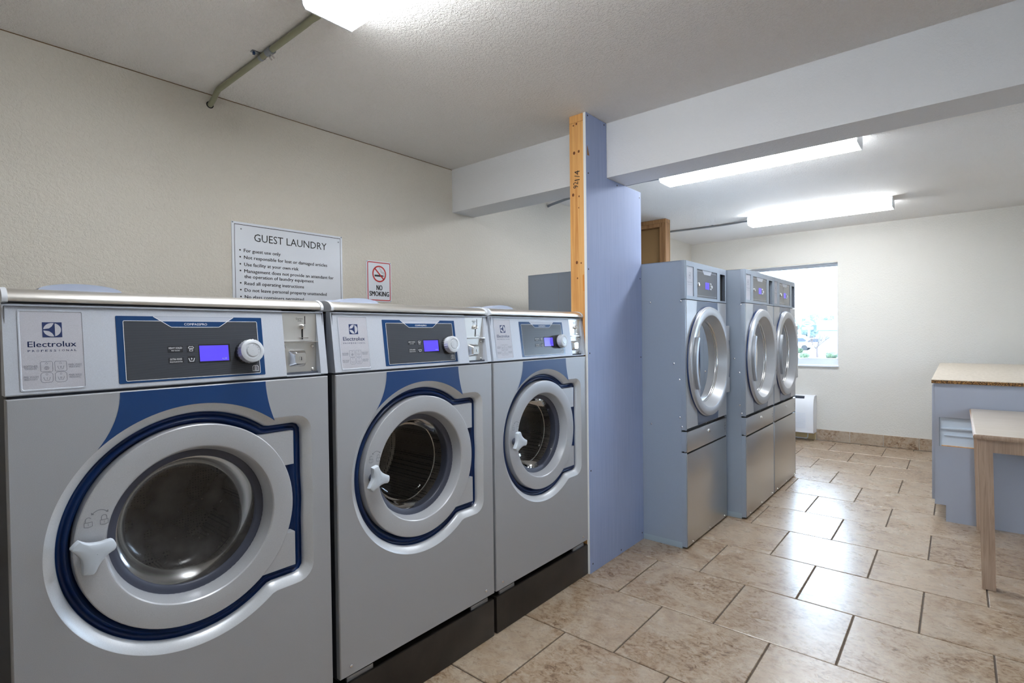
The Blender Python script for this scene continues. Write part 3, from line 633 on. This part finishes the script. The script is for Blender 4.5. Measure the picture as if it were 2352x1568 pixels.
# ------------------------------------------------------------------ dryers
def make_dryer():
    root = thing('tumble_dryer', 'x', 'tumble dryer'); W = .3565; T = 1.697; DP = 1.163
    ox = W
    # cabinet: sides, back, top (front left open for the drum)
    mb = MB()
    mb.box(-W, .030, .036, -W+.004, DP, T); mb.box(W-.004, .030, .036, W, DP, T); mb.box(-W, DP-.004, .036, W, DP, T); mb.box(-W, .02, T-.004, W, DP, T); mb.box(-W+.004, .03, .036, W-.004, DP-.004, .04)
    mb.build('cabinet', 'dryer_paint', root, False, fix=False)
    MB().box(-W+.005, .021, .50, W-.005, .026, .72).build('inner_frame', 'chassis', root, False); MB().box(-W+.005, .021, 1.45, W-.005, .026, 1.68).build('inner_frame', 'chassis', root, False)
    for sg in (-1, 1):
        xa, xb = (-W-.0005, -W+.014) if sg < 0 else (W-.014, W+.0005)
        for za, zb in ((1.470, T), (.700, 1.466), (.575, .690), (.012, .566)): MB().box(xa, .002, za, xb, .030, zb, .0015).build('corner_trim', 'dryer_paint', root)
    mb = MB(); mb.box(-W+.001, .030, .0, W-.001, DP, .036, .001); mb.build('base_rail', 'rail_grey', root); 
    seam = .756
    mb = MB(); mb.box(-W-.0006, seam+.14, .04, -W+.001, seam+.144, T-.003); mb.build('side_seam', 'strip_alu', root, False)
    for y, z in ((.220, 1.459), (.028, 1.458), (.073, 1.091), (.040, .997), (.039, .775), (.220, .720), (.027, .720)):
        MB().lathe([(.006, 0), (.0055, .002), (.003, .0035), (.0001, .0036)], lambda a, b, d, y=y, z=z: (-W-d-.0004, y+a, z+b), 10).build('screw', 'screw_steel', root)
    # top control section
    frame = []
    mb = MB()
    z0, z1 = 1.4705, T-.001
    ops = [(-.3315, 1.491, -.2260, 1.666), (-.1735, 1.488, .1780, 1.661), (.2330, 1.481, .3300, 1.658)]
    xs = [-W+.012]+[v for o in ops for v in (o[0], o[2])]+[W-.012]
    for k in range(0, len(xs), 2): mb.box(xs[k], .0, z0, xs[k+1], .02, z1)
    for o in ops: mb.box(o[0], 0, z0, o[2], .02, o[1]); mb.box(o[0], 0, o[3], o[2], .02, z1)
    ct = mb.build('control_section', 'dryer_paint', root, False)
    o = ops[0]; mb = MB(); mb.poly([(o[0], o[1]), (o[2], o[1]), (o[2], o[3]), (o[0], o[3])], XZ, .004); lp = mb.build('label_plate', 'label_plate', ct, False)
    mb = MB(); cx_, cz_ = -.278, 1.612; mb.line([(cx_-.014, cz_-.016), (cx_+.014, cz_-.016), (cx_+.014, cz_+.016), (cx_-.014, cz_+.016)], .003, XZ, .0034, True); mb.poly([(cx_-.010, cz_), (cx_+.003, cz_+.010), (cx_+.003, cz_-.010)], XZ, .0034)
    text(mb, 'Electrolux', XZ, .0034, cx_, 1.568, .010, .070, 'c'); text(mb, 'PROFESSIONAL', XZ, .0034, cx_, 1.556, .004, .070, 'c'); mb.build('logo', 'print_grey', lp, False)
    o = ops[1]; mb = MB(); mb.poly([(o[0], o[1]), (o[2], o[1]), (o[2], o[3]), (o[0], o[3])], XZ, .003); cp = mb.build('control_panel', 'control_grey', ct, False)
    mb = MB(); mb.line(rrect(o[0]+.008, o[1]+.012, o[2]-.008, o[3]-.012, .003), .0014, XZ, .0026, True); mb.poly([(-.080, 1.660), (.086, 1.660), (.061, 1.634), (-.050, 1.634)], XZ, .0024); mb.build('panel_print', 'control_tab', cp, False)
    MB().lathe([(.012, .003), (.012, -.004), (.009, -.008), (.0002, -.009)], at(XZ, -.152, 1.565), 20).build('panel_lock', 'chrome', cp)
    mb = MB(); mb.poly([(-.030, 1.544), (.038, 1.544), (.038, 1.587), (-.030, 1.587)], XZ, .0022); mb.build('screen', 'lcd', cp, False)
    for a, b, r in ((.075, 1.562, .011), (.055, 1.579, .006), (.055, 1.546, .006)): MB().lathe([(r, .003), (r, -.002), (r*.7, -.004), (.0001, -.004)], at(XZ, a, b), 16).build('button', 'dial_plastic', cp)
    o = ops[2]; mb = MB(); z_ = .016
    mb.add([(o[0], 0, o[1]), (o[2], 0, o[1]), (o[2], 0, o[3]), (o[0], 0, o[3]), (o[0], .05, o[1]), (o[2], .05, o[1]), (o[2], .05, o[3]), (o[0], .05, o[3])], [(0, 1, 5, 4), (1, 2, 6, 5), (2, 3, 7, 6), (3, 0, 4, 7), (4, 5, 6, 7)]); cu = mb.build('coin_recess', 'chassis_grey', ct, False)
    mb = MB(); mb.box(.268, .040, 1.575, .275, .05, 1.64); mb.box(.250, .030, 1.495, .312, .049, 1.545, .004); mb.build('coin_lock', 'chrome', cu)
    # upper front with round opening
    n = 96; DZ = 1.090; ring = lambda r, y: [(r*math.cos(2*PI*i/n), y, DZ+r*math.sin(2*PI*i/n)) for i in range(n)]
    Rr = lambda i, y: [(a, y, b) for a, b in rect_ring(-W+.012+i, .7065+i, W-.012-i, 1.4665-i, 0, DZ, n)]
    mb = MB(); mb.loft([Rr(0, .02), Rr(0, .002), Rr(.002, 0), ring(.300, 0), ring(.290, .03)]); mb.build('front_panel', 'dryer_front_paint', root, True, 30)
    # darker band behind the door
    for sgn in (1, -1):
        pts = []; S = 24
        for i in range(S+1):
            s = i/S; T_ = Vector((-.178+.356*s, 1.4645 if sgn > 0 else .7085)); an = (PI*.5+.72*(1-2*s))*sgn; B = Vector((.318*math.cos(an), DZ+.318*math.sin(an)))
            mid = Vector((T_.x*1.02, (T_.y*.45+B.y*.55))); pts.append([tuple((1-t)**2*T_+2*t*(1-t)*mid+t*t*B) for t in [k/8 for k in range(9)]])
        mb = MB(); mb.add([(p[0], -.0006, p[1]) for c in pts for p in c], [(i*9+j, i*9+j+1, i*9+j+10, i*9+j+9) for i in range(S) for j in range(8)])
        mb.build('decal', 'dryer_band', root, False)
    # door
    DF = at(XZ, 0, DZ)
    mb = MB(); mb.lathe([(.30, .0), (.3440, -.001), (.3445, -.010), (.3400, -.014), (.3390, -.0245), (.3375, -.0270), (.3345, -.0280), (.2935, -.0285), (.2895, -.0270), (.2870, -.0235), (.2640, .028), (.2600, .033), (.2560, .036)], DF, 96); door = mb.build('door', 'dryer_front_paint', root, True, 24)
    MB().lathe([(.3452, -.0005), (.3475, -.003), (.3452, -.009)], DF, 96).build('door_seal', 'navy_gasket', door)
    MB().lathe([(.2660, .030), (.2630, .027), (.2595, .030), (.2600, .040)], DF, 96).build('glass_rim', 'screw_steel', door)
    MB().lathe([(.262, .037), (.20, .037), (.10, .037), (.0005, .037)], DF, 64).build('glass', 'dryer_glass', door)
    mb = MB(); m1 = []; 
    for r0, y0 in ((.312, -.0285), (.312, -.046), (.300, -.049), (.288, -.046), (.288, -.026)): m1.append([(r0*math.cos(PI+a), y0, DZ+r0*math.sin(PI+a)) for a in [(-.52+1.04*k/20) for k in range(21)]])
    mb.loft(m1, False); hd = mb.build('handle', 'strip_alu', door, True, 50)
    for sg in (1, -1):
        za, zb = DZ+sg*.125, DZ+sg*.225; za, zb = min(za, zb), max(za, zb)
        mb = MB(); mb.box(.255, -.020, za, W-.0005, -.001, zb, .002); mb.build('hinge_plate', 'dryer_front_paint', door)
    MB().box(.325, -.010, DZ-.125, W, -.001, DZ+.125, .001).build('hinge_strip', 'chassis_grey', door)
    mb = MB(); mb.lathe([(.286, .032), (.284, .06), (.335, .065), (.34, .09), (.34, .75), (.0005, .75)], DF, 64); mb.build('drum', 'dryer_drum', root, True, 40)
    # lint drawer and lower panel in brushed steel
    mb = MB(); mb.box(-W+.012, .0, .568, W-.014, .02, .688, .0015); ld = mb.build('lint_drawer', 'panel_steel', root)
    MB().lathe([(.011, 0), (.011, -.004), (.008, -.006), (.0002, -.006)], at(XZ, .010, .647), 18).build('drawer_lock', 'chrome', ld)
    mb = MB(); mb.line(rrect(.300, .612, .325, .640, .010), .004, XZ, -.0005, True); text(mb, 'LINT', XZ, -.0005, .3125, .650, .008, .026, 'c'); text(mb, 'FILTER', XZ, -.0005, .3125, .594, .008, .026, 'c'); mb.build('drawer_print', 'print_grey', ld, False)
    mb = MB(); mb.box(-W+.012, .0, .013, W-.014, .02, .558, .0015); lw = mb.build('lower_panel', 'panel_steel', root)
    for a in (-.272, .010, .295): screw(lw, XZ, a, .026, 0, .0045, .004)
    mb = MB(); mb.box(-W+.02, .014, .690, W-.02, .024, .706); mb.build('vent_slot', 'chassis', root, False)
    for a in (.0, .03): screw(root, XZ, a, .698, .014, .004, .003)
    return root
d1 = make_dryer(); d1.location = (3.3765, 1.2157, 0)
d2 = copy_tree(d1); d2.location = (4.1070, 1.0974, 0)
d3 = copy_tree(d1); d3.location = (4.8255, 1.0974, 0)
for d_, lb in ((d1, 'tall grey tumble dryer standing against the blue partition, set back from the other two'), (d2, 'middle tall grey tumble dryer with steel lower panel, between two other dryers'), (d3, 'tall grey tumble dryer at the row end beside the window')):
    tag(d_, lb, 'tumble dryer', 'tall grey dryers in a row beyond the blue partition')

# ------------------------------------------------------------------ signs on the back wall
sg = thing('laundry_sign', 'large white rectangular sign headed GUEST LAUNDRY on the beige wall', 'sign', (0, WY, 0))
gx0, gx1, gz1 = 1.116, 1.726, 1.851; gz0 = gz1-.457
MB().box(gx0, -.006, gz0, gx1, -.0006, gz1, .0015).build('board', 'sign_white', sg)
S_ = lambda a, b, d: (gx0+a, d, gz1-.0+b)
mb = MB(); d = -.0066
mb.line([(.013, -.013), (.597, -.013), (.597, -.444), (.013, -.444)], .0035, S_, d, True)
text(mb, 'GUEST LAUNDRY', S_, d, .108, -.0885, .0375, .402)
lines = [('For guest use only', -.148, .187, 1), ('Not responsible for lost or damaged articles', -.182, .455, 1), ('Use facility at your own risk', -.217, .285, 1), ('Management does not provide an attendant for', -.250, .494, 1), ('the operation of laundry equipment', -.277, .372, 0), ('Read all operating instructions', -.311, .314, 1), ('Do not leave personal property unattended', -.345, .449, 1), ('No glass containers permitted', -.379, .312, 1)]
for t_, z, w_, bl in lines:
    text(mb, t_, S_, d, .0560, z, .0165, w_); text(mb, t_, S_, d, .0568, z+.0004, .0165, w_)
    if bl: mb.disc(at(S_, .038, z+.009), .0040, d, 12)
mb.build('lettering', 'print_black', sg, False)
for a, b in ((.005, -.005), (.604, -.005), (.045, -.034), (.585, -.034)): screw(sg, S_, a, b, -.006, .0035, .003, 'galvanized')
ns = thing('no_smoking_sign', 'small white no smoking sign with red border on the beige wall', 'sign', (0, WY, 0))
nx0, nz1 = 1.889, 1.735; S_ = lambda a, b, d: (nx0+a, d, nz1+b)
mb = MB(); mb.prism(rrect(0, -.248, .181, 0, .008), S_, -.004, -.0006); mb.build('board', 'sign_white', ns, False)
mb = MB(); d = -.0045; mb.line(rrect(.009, -.239, .172, -.009, .008), .0055, S_, d, True)
mb.line(arc(.092, -.078, .0465, 0, 2*PI, 36)[:-1], .0085, S_, d-.0004, True); mb.line([(.0592, -.0455), (.1248, -.1108)], .0085, S_, d-.0004); mb.build('red_print', 'print_red', ns, False)
mb = MB(); mb.poly([(.057, -.095), (.118, -.095), (.118, -.084), (.057, -.084)], S_, d); mb.poly([(.1205, -.095), (.1235, -.095), (.1235, -.084), (.1205, -.084)], S_, d); mb.poly([(.1255, -.095), (.1275, -.095), (.1275, -.084), (.1255, -.084)], S_, d)
mb.line([(.1275, -.080), (.1285, -.072), (.123, -.067), (.114, -.066), (.108, -.061), (.107, -.054), (.100, -.050), (.095, -.044), (.098, -.037)], .0017, S_, d); mb.line([(.122, -.080), (.121, -.074), (.112, -.071), (.104, -.067), (.101, -.059)], .0017, S_, d)
mb.build('cigarette_symbol', 'print_black', ns, False)
mb = MB(); [text(mb, 'NO', S_, d, .092+k, -.178, .031, .042, 'c') for k in (-.0012, 0, .0012)]
mb.build('lettering', 'print_black', ns, False); mb = MB()
[text(mb, 'SMOKING', S_, d, .091+k, -.2145, .029, .143, 'c') for k in (-.0012, 0, .0012)]
mb.build('lettering', 'print_black', ns, False)
for a, b in ((.006, -.006), (.175, -.006), (.006, -.242), (.175, -.242)): screw(ns, S_, a, b, -.004, .0032, .0025, 'galvanized')

# ------------------------------------------------------------------ ceiling lights and conduits
def make_lamp(x, label):
    root = thing('ceiling_light', label, 'ceiling light', (x, 1.04, H), 0, 'fluorescent ceiling lights'); L2 = .603
    MB().box(-.100, -L2+.007, -.014, .100, L2-.007, -.0005, .002).build('housing', 'white_enamel', root)
    sec = [(-.100, -.0145), (-.0995, -.040), (-.095, -.075), (-.087, -.085), (.087, -.085), (.095, -.075), (.0995, -.040), (.100, -.0145)]
    mb = MB(); mb.loft([[(a, -L2+.006, b) for a, b in sec], [(a, L2-.006, b) for a, b in sec]], False); mb.build('lens', 'lamp_lens', root, True, 60)
    for sg in (-1, 1):
        y0, y1 = (sg*L2, sg*(L2-.006)) if sg < 0 else (L2-.006, L2)
        sc = [(-.101, -.0006), (-.101, -.040), (-.095, -.076), (-.087, -.0862), (.087, -.0862), (.095, -.076), (.101, -.040), (.101, -.0006)]
        mb = MB(); mb.loft([[(a, min(y0, y1), b) for a, b in sc], [(a, max(y0, y1), b) for a, b in sc]], True, True, True); mb.build('end_cap', 'white_enamel', root, False)
    return root
make_lamp(1.004, 'ribbed fluorescent ceiling light fed by the conduit above the laundry sign')
make_lamp(3.708, 'fluorescent ceiling light just behind the dropped beam')
make_lamp(5.79, 'fluorescent ceiling light above the window end of the room')
def smooth(pts, k=6):
    P = [Vector(p) for p in pts]; out = []
    for i in range(len(P)-1):
        p0, p1, p2, p3 = P[max(i-1, 0)], P[i], P[i+1], P[min(i+2, len(P)-1)]
        for j in range(k):
            t = j/k; out.append(.5*((2*p1)+(p2-p0)*t+(2*p0-5*p1+4*p2-p3)*t*t+(3*p1-p0-3*p2+p3)*t**3))
    return out+[P[-1]]
cd = thing('conduit', 'greenish-grey metal conduit from the wall to the ribbed ceiling light', 'conduit', (0, 0, 0))
MB().tube(smooth([(1.031, 2.731, 2.388), (1.030, 2.690, 2.398), (1.029, 2.630, 2.4245), (1.028, 2.57, 2.4255), (1.027, 2.2, 2.4255), (1.027, 1.87, 2.4255), (1.024, 1.80, 2.424), (1.020, 1.74, 2.416), (1.018, 1.69, 2.413), (1.018, 1.644, 2.413)]), .0118, 14).build('pipe', 'conduit_paint', cd, True, 60)
MB().tube([(1.027, 2.095, 2.4245), (1.027, 2.135, 2.4245)], .0155, 14).build('coupling', 'galvanized', cd, True, 50)
for yy_ in (2.103, 2.125):
    MB().tube([(1.027, yy_, 2.409), (1.040, yy_, 2.398)], .0035, 8).build('coupling_screw', 'screw_steel', cd)
mb = MB(); mb.loft([[(1.027+.0135*math.cos(a), y, 2.4250+.0135*math.sin(a)) for a in [PI+.1-PI*1.1*k/10+PI for k in range(11)]] for y in (2.175, 2.195)], False); mb.box(.985, 2.175, 2.434, 1.016, 2.195, 2.4365); mb.build('strap', 'galvanized', cd)
MB().tube([(.995, 2.185, 2.4365), (.995, 2.185, 2.424)], .005, 8).build('strap_screw', 'navy_vinyl', cd)
MB().lathe([(.0165, WY-.0008), (.0118, WY-.0010)], lambda a, b, d: (1.031+a, d, 2.388+b), 16).build('wall_hole', 'chassis', cd)
c2 = thing('conduit', 'grey flexible conduit running behind the beam to the ceiling light', 'conduit', (0, 0, 0))
MB().tube(smooth([(3.752, 2.731, 2.381), (3.756, 2.69, 2.392), (3.776, 2.60, 2.412), (3.784, 2.50, 2.424), (3.77, 2.2, 2.4255), (3.735, 1.85, 2.420), (3.715, 1.75, 2.412), (3.708, 1.644, 2.408)]), .0105, 12).build('pipe', 'cable_grey', c2, True, 60)
c3 = thing('conduit', 'thin grey conduit along the ceiling to the light by the window', 'conduit', (0, 0, 0))
MB().tube(smooth([(5.86, 2.731, 2.420), (5.865, 2.6, 2.4275), (5.90, 2.1, 2.4280), (5.89, 1.85, 2.4275), (5.83, 1.72, 2.420), (5.80, 1.644, 2.412)]), .0095, 10).build('pipe', 'cable_grey', c3, True, 60)
mb = MB().box(5.87, 2.05, 2.4365, 5.93, 2.07, 2.4378).build('strap', 'galvanized', c3)

# ------------------------------------------------------------------ air conditioner under the window
ac = thing('wall_air_conditioner', 'white wall air conditioner with rounded top under the window', 'air conditioner', (FX-.0035, 0, 0))
sec = [(0, .095), (-.175, .095), (-.190, .105), (-.195, .30), (-.190, .40), (-.165, .475), (-.125, .515), (-.10, .520), (0, .520)]
mb = MB(); mb.loft([[(a, 1.262, b) for a, b in sec], [(a, 1.268, b) for a, b in sec], [(a, 2.33, b) for a, b in sec]], True, True, True); mb.build('cover', 'ac_plastic', ac, True, 30)
mb = MB(); mb.box(-.155, 1.36, .4900, -.130, 2.25, .5170); mb.build('outlet', 'ac_dark', ac, False)
mb = MB()
for k in range(10): mb.box(-.1965, 1.34, .16+.018*k, -.1940, 2.25, .164+.018*k)
mb.build('grille', 'window_frame', ac, False)
tag(MB().tube(smooth([(FX-.10, 1.85, .094), (FX-.10, 1.7, .06), (FX-.07, 1.50, .022), (FX-.05, 1.38, .014), (FX-.05, 1.352, .02), (FX-.05, 1.345, .05), (FX-.05, 1.345, .094)]), .006, 8).build('power_cord', 'ac_plastic', None, True, 60), 'white power cord looping under the air conditioner', 'cord')

# ------------------------------------------------------------------ counter and table
ct = thing('counter_cabinet', 'blue-grey base cabinet with a pale cut-out in its end panel', 'cabinet', (4.52, 0, 0))
# end panel facing the washers with toe kick and cut-out
y1, zt = .119, .915; hy0, hy1, hz0, hz1 = -.105, .097, .500, .690
E_ = lambda a, b, d: (d, a, b)
mb = MB()
for (a0, b0, a1, b1) in ((-.90, .690, y1, zt), (-.90, .500, hy0, .690), (hy1, .500, y1, .690), (-.90, .107, y1, .500), (-.90, 0, .062, .107)): mb.box(0, a0, b0, .018, a1, b1)
mb.build('end_panel', 'cabinet_blue', ct, False)
mb = MB(); mb.box(.012, hy0-.01, hz0-.01, .024, hy1+.01, hz1+.01); mb.box(.004, hy0+.0005, .612, .013, hy1-.008, .622, .001); mb.box(.007, hy0+.0005, .568, .0125, hy1-.025, .576, .001); mb.build('cutout_panel', 'pale_blue', ct, False)
mb = MB(); mb.box(.0002, hy0+.001, hz0, .012, hy1-.012, hz0+.004); mb.build('cutout_edge', 'pine', ct, False)
mb = MB(); mb.box(.0185, -.90, .107, 2.18, y1-.002, .914); mb.box(.0185, -.90, 0, 2.18, .060, .1065); mb.build('carcass', 'cabinet_blue', ct, False)
for k in range(4):
    mb = MB(); mb.box(.03+.54*k, y1-.0015, .13, .03+.54*k+.53, y1+.016, .90, .002); dd = mb.build('cabinet_door', 'cabinet_blue', ct)
tp = thing('countertop', 'beige laminate countertop with a raw chipboard edge on the blue cabinet', 'countertop', (4.52, 0, 0))
MB().box(-.014, -.93, .9355, 2.19, .1365, .9400, .001).build('laminate', 'counter_laminate', tp)
MB().box(-.014, -.93, .9152, 2.19, .1365, .9354).build('edge', 'chipboard', tp, False)
tb = thing('side_table', 'small light wooden table with square legs beside the blue cabinet', 'table', (3.43, -.058, 0))
sec = [(.003, .7375), (0, .742), (-.001, .7475), (.0, .754), (.004, .7595), (.010, .7615)]
def loop(i, z): return [(i, -i, z), (1.075-i, -i, z), (1.075-i, -.86+i, z), (i, -.86+i, z)]
mb = MB(); mb.loft([loop(.010, .7365)]+[loop(i, z) for i, z in sec], True, True, True); mb.build('tabletop', 'laminate', tb, True, 40)
mb = MB(); mb.loft([loop(i-.0012, z) for i, z in sec[:5]]); mb.build('table_edge', 'table_wood', tb, True, 40)
for lx, ly in ((.022, -.010), (1.005, -.010), (.022, -.80), (1.005, -.80)):
    mb = MB(); f = lambda x0, y0, x1, y1_, z: [(x0, y0, z), (x1, y0, z), (x1, y1_, z), (x0, y1_, z)]
    yo = -.058 if ly > -.5 else 0.0
    mb.loft([f(lx+.004, ly-.074, lx+.052, ly-.022, 0), f(lx, ly-.060, lx+.055, ly-.004, .7365)] if ly > -.5 else [f(lx+.004, ly+.022-.052, lx+.052, ly+.022, 0), f(lx, ly-.052, lx+.055, ly+.004, .7365)], True, True, True); mb.build('leg', 'table_wood', tb, False)
mb = MB(); mb.box(.032, -.80, .672, .050, -.055, .736); mb.build('apron', 'table_wood', tb, False)
mb = MB(); mb.box(1.03, -.80, .672, 1.048, -.055, .736); mb.build('apron', 'table_wood', tb, False)
mb = MB(); mb.box(.075, -.048, .672, 1.005, -.030, .736); mb.build('apron', 'table_wood', tb, False)
mb = MB(); mb.box(.075, -.84, .672, 1.005, -.822, .736); mb.build('apron', 'table_wood', tb, False)

# ------------------------------------------------------------------ outside the window
GZ = -1.1
gd = MB().box(-150, -150, GZ-.3, 260, 160, GZ).build('ground', 'pavement', None, False); tag(gd, 'pale paved lot outside the window', None, None, 'structure')
sh = thing('warehouse', 'low blue-grey building with a white parapet beyond the window', 'building', (57.0, 10.1, GZ))
MB().box(0, -14, 0, 10, 0, 2.40).build('wall', 'shed_wall', sh, False)
MB().box(-.15, -14.1, 2.36, 10.1, .1, 3.25).build('parapet', 'shed_parapet', sh, False)
MB().box(2, -3.4, 3.25, 2.6, -2.9, 3.45).build('roof_vent', 'shed_wall', sh, False); MB().box(2, -1.7, 3.25, 2.6, -1.2, 3.45).build('roof_vent', 'shed_wall', sh, False)
def blob(name, matn, label, cat, x, y, z0, rx, rz, seed, group=None):
    rd = random.Random(seed); bm = bmesh.new(); bmesh.ops.create_icosphere(bm, subdivisions=3, radius=1)
    for v in bm.verts:
        k = 1+.16*math.sin(v.co.x*7+seed)*math.sin(v.co.y*6+seed*2)+.10*rd.uniform(-1, 1); v.co = Vector((x+v.co.x*rx*k, y+v.co.y*rx*k, z0+rz+v.co.z*rz*k))
    mb = MB(); mb.frombm(bm); return tag(mb.build(name, matn), label, cat, group)
blob('bush', 'bush_leaf', 'rounded clipped bush left of the bare tree outside', 'bush', 49.2, 9.76, GZ-.03, .36, .29, 1)
blob('bush', 'bush_leaf', 'wide clipped bush in front of the grey building outside', 'bush', 50.6, 8.0, GZ-.03, .45, .30, 2)
blob('bush', 'bush_leaf', 'small far bush beside the parking lot', 'bush', 61.2, 12.6, GZ-.03, .36, .30, 3)
tr = thing('bare_tree', 'leafless tree standing before the grey building outside', 'tree', (52.2, 9.35, GZ)); rd = random.Random(4); mb = MB()
mb.tube([(0, 0, 0), (0, .02, .55), (.02, 0, .95)], [.10, .085, .07], 7); mb.build('trunk', 'bark', tr); mb = MB()
def branch(p, dr, ln, r, dep):
    q = p+dr*ln; mb.tube([p, (p+q)/2+Vector((0, rd.uniform(-.03, .03), .02)), q], [r, r*.8, r*.55], 5, False)
    if dep > 0:
        for _ in range(3):
            nd = (dr+Vector((rd.uniform(-.6, .6), rd.uniform(-.75, .75), rd.uniform(-.1, .5)))).normalized(); branch(q, nd, ln*.72, r*.58, dep-1)
for k in range(6):
    a = k*PI/3+.3; branch(Vector((.02, 0, .55+.08*k)), Vector((math.cos(a)*.6, math.sin(a)*.8, .8)).normalized(), .52, .045, 3)
mb.build('branches', 'bark', tr)
for k, (y, z, rx, rz) in enumerate([(22.05, 0, 2.0, 2.2), (21.9, .4, 2.1, 2.1), (32.4, 0, 2.6, 2.3), (20.4, 0, 2.4, 2.4)]):
    t_ = thing('leafy_tree', ['tall pale tree right behind the oval sign', 'pale tree rising over the white parapet', 'pale tree beyond the utility pole', 'pale tree hidden mostly behind the building'][k], 'tree', (118+14*k, y, GZ), 0, 'trees beyond the parking lot')
    bm = bmesh.new(); bmesh.ops.create_icosphere(bm, subdivisions=3, radius=1); rd = random.Random(k)
    for v in bm.verts: kk = 1+.2*math.sin(v.co.x*6+k)*math.sin(v.co.y*7)+rd.uniform(-.14, .14); v.co = Vector((v.co.x*rx*kk, v.co.y*rx*kk, 2.0+z+rz*.6+v.co.z*rz*kk))
    q = MB(); q.frombm(bm); q.build('crown', 'tree_leaf', t_); MB().tube([(0, 0, 0), (0, 0, 2.2)], [.2, .15], 6).build('trunk', 'bark', t_)
so = thing('roadside_sign', 'oval blue and white roadside sign on a pole over the parking lot', 'sign', (84.4, 16.25, GZ), math.radians(0))
EL = lambda a, b, d: (d, -a, b)
mb = MB(); mb.prism(arc(0, 3.32, .72, 0, 2*PI, 28, .40)[:-1], EL, 0, .2); mb.build('oval_board', 'car_white', so, False)
mb = MB(); mb.prism(arc(-.10, 3.33, .44, 0, 2*PI, 28, .27)[:-1], EL, -.03, .01); mb.build('blue_oval', 'sign_blue', so, False)
mb = MB(); mb.line([(-.40, 3.25), (-.30, 3.42), (-.22, 3.26), (-.10, 3.42), (0, 3.26), (.12, 3.40), (.2, 3.28)], .05, EL, -.04); mb.build('script', 'car_white', so, False)
mb = MB(); mb.prism([(-.7, 2.45), (.62, 2.45), (.62, 2.82), (-.7, 2.82)], EL, 0, .15); mb.build('message_board', 'car_white', so, False)
MB().tube([(.1, 0, 0), (.1, 0, 3.0)], .08, 8).build('pole', 'pole_wood', so)
def car(x, y, m_, label):
    t_ = thing('parked_car', label, 'car', (x, y, GZ), 0, 'cars in the parking lot')
    pr = [(-2.1, .35), (2.1, .35), (2.15, .75), (1.3, .92), (.7, 1.42), (-1.0, 1.45), (-1.7, .95), (-2.15, .85)]
    MB().prism(pr, lambda a, b, d: (d, a, b), -.85, .85).build('body', m_, t_, False)
    MB().prism([(1.1, .95), (.62, 1.36), (-.95, 1.38), (-1.45, .98)], lambda a, b, d: (d, a, b), -.87, .87).build('side_glass', 'car_glass', t_, False)
    for a in (-1.3, 1.3):
        for s in (-.75, .75): MB().lathe([(.01, s-.12), (.33, s-.12), (.33, s+.12), (.01, s+.12)], lambda p, q, d, a=a: (d, a+p, .33+q), 16).build('wheel', 'tyre', t_)
car(74, 15.6, 'car_blue', 'dark blue car parked nearest the oval sign'); car(70, 12.4, 'car_white', 'white car parked beside the grey building'); car(79, 20.2, 'car_white', 'white car parked farther along the lot')
up = thing('utility_pole', 'thin utility pole with a crossarm beyond the parking lot', 'pole', (111.1, 23.3, GZ)); MB().tube([(0, 0, 0), (0, 0, 5.5)], .11, 8).build('post', 'pole_wood', up); MB().box(-.06, -.9, 5.0, .06, .9, 5.15).build('crossarm', 'pole_wood', up)
up = thing('light_pole', 'slim light pole standing behind the oval sign', 'pole', (101.4, 19.3, GZ)); MB().tube([(0, 0, 0), (0, 0, 5.7)], .08, 8).build('post', 'pole_wood', up); MB().box(-.06, -.35, 4.9, .06, .35, 5.0).build('crossarm', 'pole_wood', up)
up = thing('wire_pole', 'roadside pole carrying the overhead wire outside the window', 'pole', (48.5, 4.4, GZ)); MB().tube([(0, 0, 0), (0, 0, 6.6)], .12, 8).build('post', 'pole_wood', up)
MB().tube([(-7.5, 9.4, 5.2), (-5.5, 6.8, 5.3), (-4.11, 5.04, 5.46), (-3.1, 3.8, 5.58), (-2.01, 2.55, 5.75), (0, 0, 6.2)], .012, 5).build('overhead_wire', 'wire', up)
